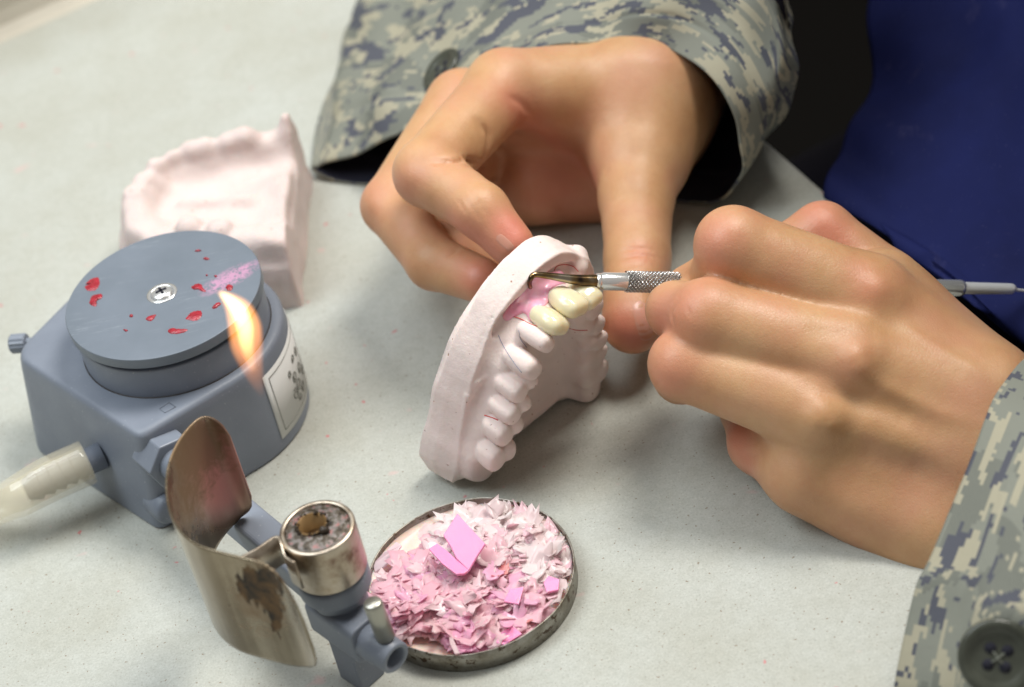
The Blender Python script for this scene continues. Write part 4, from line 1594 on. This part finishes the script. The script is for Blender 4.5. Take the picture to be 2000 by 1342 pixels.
# ---- hand holding the carver
B_index = [(1690, 590, 58.6, 92), (1432, 478, 58.3, 74), (1405, 540, 60.2, 56), (1345, 560, 60.9, 44)]
B_middle = [(1655, 705, 57.6, 90), (1385, 618, 57.9, 74), (1318, 606, 59.4, 55), (1330, 590, 61.2, 44)]
B_ring = [(1590, 800, 57.4, 84), (1338, 712, 58.2, 70), (1330, 735, 60.4, 52), (1380, 700, 61.5, 44)]
B_small = [(1575, 915, 58.2, 80), (1485, 865, 60.0, 62), (1455, 800, 61.5, 48), (1440, 760, 62.2, 42)]
B_thumb = [(1870, 715, 61.2, 76), (1735, 555, 61.9, 64), (1606, 455, 62.3, 60), (1480, 520, 62.5, 50), (1400, 545, 62.2, 44)]
B_palm = [[(1720, 572, 60.2, 84), (1890, 735, 60.2, 92)], [(1625, 590, 59.3, 62), (1590, 690, 58.9, 64), (1525, 785, 58.7, 62)], [(1690, 592, 58.8, 88), (1905, 770, 59.2, 104)], [(1660, 705, 57.9, 92), (1900, 800, 58.2, 120)], [(1595, 805, 57.8, 84), (1890, 890, 58.0, 120)],
          [(1580, 920, 58.4, 84), (1850, 1030, 58.2, 122)], [(1720, 640, 60.5, 110), (1700, 850, 60.2, 130)], [(1900, 800, 58.6, 125), (1890, 900, 58.6, 130), (2250, 1080, 57.0, 190)], [(1850, 1030, 58.4, 124), (2200, 1180, 57.2, 170)], [(1905, 785, 59.6, 96), (2250, 990, 58.5, 150)]]
V2, Q2 = hand([B_index, B_middle, B_ring, B_small, B_thumb], B_palm, kp=.7)
ops2 = [([(1712, 563)], .42, .10), ([(1667, 690), (1680, 720)], .42, .16), ([(1600, 818), (1620, 830)], .42, .14),
        ([(1560, 640), (1640, 650), (1760, 640)], .38, -.07), ([(1560, 745), (1640, 770), (1740, 800), (1830, 850)], .34, -.15), ([(1660, 870), (1740, 900), (1830, 930)], .45, -.12),
        ([(1440, 905), (1500, 880)], .2, -.06), ([(1330, 580), (1312, 610), (1318, 640)], .08, -.05), ([(1340, 600), (1352, 620)], .05, -.02),
        ([(1400, 480), (1430, 440)], .4, .03), ([(1605, 440), (1620, 465)], .06, -.03), ([(1592, 445), (1608, 470)], .05, -.03),
        ([(1712, 600), (1850, 690), (1930, 740)], .22, .05), ([(1680, 730), (1800, 790), (1900, 830)], .22, .05)]
V2 = sculpt(V2, Q2, ops2)
V2 = smooth_pts(V2, Q2, .3)
fl2 = near_px(V2, Q2, [([(1390, 470)], .9, .35), ([(1290, 620), (1330, 620)], .8, .4), ([(1300, 730)], .9, .35), ([(1680, 530), (1700, 560)], .6, .35), ([(1600, 400), (1620, 440)], .8, .5), ([(1430, 850), (1460, 900)], .9, .5), ([(1670, 720)], .6, .2)])
print('HANDMINZ', V1[:, 2].min(), V2[:, 2].min())

# arms and torso (inside the clothes)
sh_ax = np.array([-.31, .95, 0])
tor = np.array([33., 13., 0])


def quads(V, F, off):
    return [tuple(i + off for i in f) for f in F]


w1, w2 = D(1330, 20, 74.0), D(2250, 1080, 57.0)
el1, sh1 = np.array([24., 30, 6.]), tor + sh_ax * 17 + [0, 0, 34]
el2, sh2 = np.array([30., -18, 4.]), tor - sh_ax * 17 + [0, 0, 34]
arm1 = tube(catmull([D(1310, 90, 73), w1, D(1200, -330, 84), el1, (el1 + sh1) / 2, sh1, tor + [0, 0, 38]], 5), np.interp(np.arange(31), [0, 5, 10, 15, 20, 25, 30], [2.2, 2.4, 3.6, 4.0, 4.5, 6, 7]), 20)
arm2 = tube(catmull([w2 - (el2 - w2) * .1, w2, (w2 + el2) / 2, el2, (el2 + sh2) / 2, sh2, tor + [0, 0, 38]], 5), np.interp(np.arange(31), [0, 5, 10, 15, 20, 25, 30], [2.2, 2.4, 3.6, 4.0, 4.5, 6, 7]), 20)
trk = tube(catmull([tor + [0, 0, -12], tor + [0, 0, 5], tor + [0, 0, 25], tor + [0, 0, 42]], 6), [8] * 19, 24)
VA = list(V1); FA = [tuple(q) for q in Q1]
FA += [tuple(i + len(VA) for i in q) for q in Q2]; VA += list(V2)
fl = np.r_[fl1, fl2]
for a, b in (arm1, arm2, trk):
    FA += quads(a, b, len(VA)); VA += list(a); fl = np.r_[fl, np.zeros(len(a))]
body = mk('body', VA, FA, 'skin', person, vcol={'flush': np.c_[fl, fl, fl]})

# fingernails: small curved plates projected on the skin
hb1 = bvh(V1, Q1)


def nail(bt, cx, cy, wx, wy, rot_, lift=.006):
    V, F = [], []
    n_ = 9
    ok = True
    ca, sa = cos(radians(rot_)), sin(radians(rot_))
    for i in range(n_):
        for j in range(n_):
            a, b = (i / (n_ - 1) * 2 - 1), (j / (n_ - 1) * 2 - 1)
            # rounded square
            x_, y_ = a * math.sqrt(1 - .42 * b * b), b * math.sqrt(1 - .42 * a * a)
            x, y = cx + ca * x_ * wx - sa * y_ * wy, cy + sa * x_ * wx + ca * y_ * wy
            p = hit(bt, x, y)
            if p is None: ok = False; p = D(x, y, 62)
            e = max(abs(a), abs(b))
            vv = CC - p; vv /= np.linalg.norm(vv)
            V.append(p + vv * (lift if e < .95 else -.012))
    for i in range(n_ - 1):
        for j in range(n_ - 1):
            F.append((i * n_ + j, (i + 1) * n_ + j, (i + 1) * n_ + j + 1, i * n_ + j + 1))
    if ok:
        o = child(body, person, 'fingernail', V, F, 'nail')
    else:
        print('nail missed', cx, cy)


nail(hb1, 1256, 628, 19, 50, -14)
nail(hb1, 986, 474, 11, 24, -48)


# ---- clothing
def loft(rows, mu, mv, closed, noise_amp=.0, seed=1, fold=1.0):
    """rows: list of control rows (same length). returns V,F,UV"""
    R0 = [catmull_closed(r_, mu) if closed else catmull(r_, mu) for r_ in rows]
    R0 = np.array(R0)
    n = R0.shape[1]
    cols = np.array([catmull(R0[:, k], mv) for k in range(n)])   # n, m, 3
    G = cols.transpose(1, 0, 2)
    mrows = G.shape[0]
    # uv by arc length of the middle lines
    du = np.r_[0, np.cumsum(np.linalg.norm(np.diff(G, axis=1), axis=2).mean(0))]
    dv = np.r_[0, np.cumsum(np.linalg.norm(np.diff(G, axis=0), axis=2).mean(1))]
    UV = np.stack(np.meshgrid(du, dv), -1)
    nx = np.gradient(G, axis=1); ny = np.gradient(G, axis=0)
    N = np.cross(nx, ny); N /= np.linalg.norm(N, axis=2)[..., None] + 1e-9
    if noise_amp:
        r_ = np.random.default_rng(seed)
        dsp = np.zeros(UV.shape[:2])
        for k in range(10):
            fx, fy = r_.normal(0, .9), r_.normal(0, .9)
            dsp += np.sin(UV[..., 0] * fx + UV[..., 1] * fy + r_.uniform(0, 6.3)) / (1 + hypot(fx, fy))
        if closed: dsp = dsp - .45 * np.exp(-((UV[..., 1] - 1.5) / .12) ** 2) + .25 * (UV[..., 1] < 1.4)
        if closed: dsp = dsp + fold * (.5 * np.sin(UV[..., 0] * 1.9 + UV[..., 1] * .5) * np.sin(UV[..., 0] * .45 + 2) + .4 * np.sin(UV[..., 0] * .8 - UV[..., 1] * 2.1)) * np.clip((UV[..., 1] - 1.5) / 2, 0, 1)
        G = G + N * (noise_amp * dsp)[..., None]
    V = G.reshape(-1, 3)
    F = []
    for i in range(mrows - 1):
        for k in range(n if closed else n - 1):
            k2 = (k + 1) % n
            F.append((i * n + k, i * n + k2, (i + 1) * n + k2, (i + 1) * n + k))
    return V, F, UV.reshape(-1, 2), N, G


def sleeve(rows, seed, name, mu=7, mv=9, amp=.06):
    V, F, UV, N, G = loft(rows, mu, mv, True, amp, seed)
    c0 = G[2].mean(0); i_ = 2 * G.shape[1]
    if ((G[2, 0] - c0) @ N[2, 0]) < 0: F = [f_[::-1] for f_ in F]
    o = mk(name, V, F, 'camo', person, uv=UV)
    o.data.materials.append(M['sleeve_shade'])
    # second slot colours the inside face near black, as cuff shade
    return o, G


def DW(x, y, z): return W(x, y, z)


# sleeve over the left forearm; ring order: left tip, over the top, right, under
rA = [
    [W(613, 322, .5), W(690, 296, 1.3), W(790, 262, 2.6), W(905, 190, 4.2), W(1020, 118, 5.4), W(1130, 92, 5.9), W(1205, 76, 6.1), W(1300, 90, 5.9), W(1385, 150, 5.3), W(1440, 240, 4.1), W(1455, 315, 2.7), W(1425, 368, 1.1), W(1335, 392, .25), W(1150, 395, .1), W(900, 375, .1), W(690, 358, .1), W(622, 345, .15)],
    [W(640, 215, .5), W(715, 190, 1.8), W(810, 165, 3.4), W(930, 110, 4.8), W(1040, 60, 5.8), W(1150, 30, 6.4), W(1240, 18, 6.7), W(1345, 30, 6.5), W(1430, 90, 5.9), W(1488, 190, 4.6), W(1500, 255, 3.0), W(1465, 310, 1.2), W(1380, 330, .25), W(1180, 330, .1), W(930, 310, .1), W(720, 290, .1), W(650, 250, .15)],
    [W(675, 95, .5), W(760, 70, 2.2), W(860, 40, 4.0), W(970, 0, 5.4), W(1080, -40, 6.4), W(1190, -60, 7.0), W(1290, -60, 7.4), W(1390, -40, 7.2), W(1480, 30, 6.6), W(1528, 140, 5.2), W(1535, 190, 3.6), W(1500, 240, 1.4), W(1400, 250, .3), W(1200, 240, .1), W(950, 210, .1), W(760, 180, .1), W(690, 130, .15)],
    [W(705, -20, .6), W(800, -60, 2.6), W(910, -100, 4.6), W(1030, -140, 6.2), W(1140, -170, 7.4), W(1250, -180, 8.2), W(1340, -170, 8.6), W(1430, -150, 8.6), W(1500, -70, 8.0), W(1530, 30, 6.4), W(1540, 90, 4.6), W(1510, 120, 2.0), W(1420, 130, .5), W(1220, 110, .1), W(970, 70, .1), W(800, 40, .1), W(720, 10, .15)],
]


def ring_about(c, ax, r_, n=17, ref=None):
    u, v_, a = frame_of(ax)
    P = [c + r_ * (cos(t) * u + sin(t) * v_) for t in -np.arange(n) * 2 * pi / n]
    P = np.array(P)
    if ref is not None:   # rotate / flip start to match the previous ring
        best = None
        for rev in (0, 1):
            Q_ = P[::-1] if rev else P
            for k in range(n):
                R_ = np.roll(Q_, k, axis=0)
                e = ((R_ - R_.mean(0) - (ref - ref.mean(0))) ** 2).sum()
                if best is None or e < best[0]: best = (e, R_)
        P = best[1]
    return P


rA.append(list(np.maximum(np.array(rA[3]) + 1.3 * (np.array(rA[3]) - np.array(rA[2])), [-99, -99, .1])))
ref = np.array(rA[-1])
rA.append(list(ring_about(D(1200, -330, 84) + [4, 6, 2.5], el1 - w1, 6.5, 17, ref)))
rA.append(list(ring_about(el1 + [0, 0, 2], (el1 - w1) * .5 + (sh1 - el1) * .5, 7.0, 17, np.array(rA[-1]))))
rA.append(list(ring_about((el1 + sh1) / 2, sh1 - el1, 7.5, 17, np.array(rA[-1]))))
rA.append(list(ring_about(sh1, sh1 - el1, 8, 17, np.array(rA[-1]))))
slA, GA = sleeve(rA, 21, 'sleeve', 9, 18, .13)
slA['label'] = 'loose camouflage sleeve with open cuff lying on the worktop'
add_mod(slA, 'SOLIDIFY', thickness=.09 * S, offset=-1, material_offset=1)
rB = [
    [D(1738, 1370, 52.6), D(1779, 1165, 52.6), D(1818, 1080, 52.8), D(1878, 920, 53.6), D(1928, 800, 54.6), D(1962, 748, 55.8), D(2005, 700, 57.4), D(2060, 690, 59.6), D(2090, 760, 61.5), D(2080, 880, 62.0), D(2040, 1010, 61.6), D(1980, 1120, 60.2), D(1905, 1230, 58.0), D(1840, 1340, 55.5), D(1790, 1420, 54.0)],
    [D(1848, 1395, 51.4), D(1880, 1190, 51.4), D(1925, 1100, 51.3), D(1975, 950, 52.0), D(2030, 830, 53.2), D(2065, 770, 54.6), D(2110, 730, 56.4), D(2170, 720, 58.8), D(2200, 790, 60.8), D(2190, 910, 61.4), D(2150, 1040, 61.0), D(2090, 1150, 59.6), D(2015, 1270, 57.4), D(1950, 1380, 55.0), D(1900, 1460, 53.0)],
    [D(1990, 1460, 51.0), D(2030, 1240, 50.3), D(2080, 1140, 50.3), D(2140, 1000, 51.0), D(2200, 880, 52.4), D(2240, 820, 54.0), D(2290, 780, 56.0), D(2350, 770, 58.4), D(2380, 840, 60.4), D(2370, 960, 61.0), D(2330, 1090, 60.4), D(2270, 1200, 59.0), D(2190, 1320, 56.8), D(2120, 1430, 54.4), D(2060, 1510, 52.4)],
]
ref = np.array(rB[-1])
rB.append(list(ring_about((w2 + el2) / 2, el2 - w2, 5.6, 15, ref)))
rB.append(list(ring_about(el2 + [0, 0, 2], (el2 - w2) * .5 + (sh2 - el2) * .5, 6.6, 15, np.array(rB[-1]))))
rB.append(list(ring_about((el2 + sh2) / 2, sh2 - el2, 7.5, 15, np.array(rB[-1]))))
rB.append(list(ring_about(sh2, sh2 - el2, 8, 15, np.array(rB[-1]))))
slB, GB = sleeve(rB, 33, 'sleeve', 10, 18, .06)
slB['label'] = 'camouflage sleeve with a large dark button near the camera'
add_mod(slB, 'SOLIDIFY', thickness=.09 * S, offset=-1, material_offset=1)

# navy garment
rN = [
    [D(1712, -120, 75), D(1860, -120, 73), D(2060, -120, 71), D(2350, -100, 69)],
    [D(1698, 20, 74), D(1855, 20, 71.4), D(2050, 20, 69.4), D(2320, 40, 68)],
    [D(1688, 150, 73), D(1850, 160, 70.3), D(2050, 180, 68.2), D(2310, 200, 67)],
    [D(1650, 285, 71.6), D(1805, 330, 68.8), D(2050, 390, 66.4), D(2320, 440, 64.6)],
    [D(1615, 362, 70.0), D(1770, 470, 67.4), D(2010, 630, 64.2), D(2330, 790, 60.8)],
    [D(1640, 412, 70.2), D(1790, 512, 67.6), D(2025, 668, 64.8), D(2330, 830, 61.8)],
    [D(1700, 428, 72.5), D(1840, 524, 70.2), D(2070, 680, 67.4), D(2350, 830, 64.5)],
]
V, F, UV, N, G = loft(rN, 18, 9, False, .20, 5)
nv_o = mk('apron', V, F, 'navy', person, uv=UV)
nv_o['label'] = 'navy blue apron hanging over the front edge of the worktop'
add_mod(nv_o, 'SOLIDIFY', thickness=.25 * S, offset=1)
# dark clothing behind, over the lap and belly
V, F = tube(catmull([tor + [2, 0, -25], tor + [2, 0, -5], tor + [3, 0, 15], tor + [3, 0, 42]], 6), [15] * 19, 40)
V = np.array(V); c_ = tor[:2]
mk('undershirt', V, F, 'dark', person)
lg = []
for s_ in (-1, 1):
    hip = tor + sh_ax * 9 * s_ + [4, 0, -18]
    kn = hip + np.array([-.95, -.31, 0]) * 42
    lg.append(tube(catmull([hip, (hip + kn) / 2 + [0, 0, .5], kn, kn + [0, 0, -40]], 6), [9.5, 9.5, 9.4, 9.3, 9.2, 9, 8.8, 8.6, 8.4, 8.2, 8, 7.8, 7.6, 7.3, 7, 6.8, 6.6, 6.4, 6.2], 28))
mk('trousers', *join(*lg), 'trouser', person)


# buttons
def button(c, nrm, r_, name='button'):
    prof = [(r_ * .8, -.12), (r_, -.04), (r_, .06), (r_ * .93, .12), (r_ * .8, .12), (r_ * .66, .03), (r_ * .60, .015), (.001, .015)]
    o = mk(name, *lathe(prof, c, nrm, 48), 'button', person)
    u, v_, a = frame_of(nrm)
    hs = []
    for t in (0.6, 0.6 + pi / 2, .6 + pi, .6 + 1.5 * pi):
        q = c + r_ * .30 * (cos(t) * u + sin(t) * v_)
        hs.append(lathe([(r_ * .15, -.05), (r_ * .15, .024), (.001, .024)], q, nrm, 16))
    child(o, person, 'button_holes', *join(*hs), 'hole')
    th = [tube(catmull([c + r_ * .2 * (cos(t) * u + sin(t) * v_) + a * .02, c + a * .06, c - r_ * .2 * (cos(t) * u + sin(t) * v_) + a * .02], 5), .022, 6) for t in (.6, .6 + pi / 2)]
    child(o, person, 'thread', *join(*th), 'thread')


def surf_at(V, F, x, y):
    bt = BVHTree.FromPolygons([tuple(p) for p in V], [tuple(int(i) for i in q) for q in F])
    r_ = bt.ray_cast(Vector(CC), Vector(ray(x, y)).normalized())
    if r_[0] is None: return None
    n_ = np.array(r_[1])
    if n_ @ (CC - np.array(r_[0])) < 0: n_ = -n_
    return np.array(r_[0]), n_


def mesh_vf(o):
    b = np.array(person['base'])
    return [np.array(v_.co) / S + b for v_ in o.data.vertices], [tuple(p.vertices) for p in o.data.polygons]


VB_, FB_ = mesh_vf(slB)
h_ = surf_at(VB_, FB_, 1948, 1278)
if h_ is not None:
    n_ = h_[1] * .6 - CF * .4; n_ /= np.linalg.norm(n_)
    button(h_[0] + n_ * .42, n_, .95)
else:
    print('no button B')
VA_, FA_ = mesh_vf(slA)
h_ = surf_at(VA_, FA_, 868, 140)
if h_ is not None:
    button(h_[0] + h_[1] * .14, h_[1], .85)
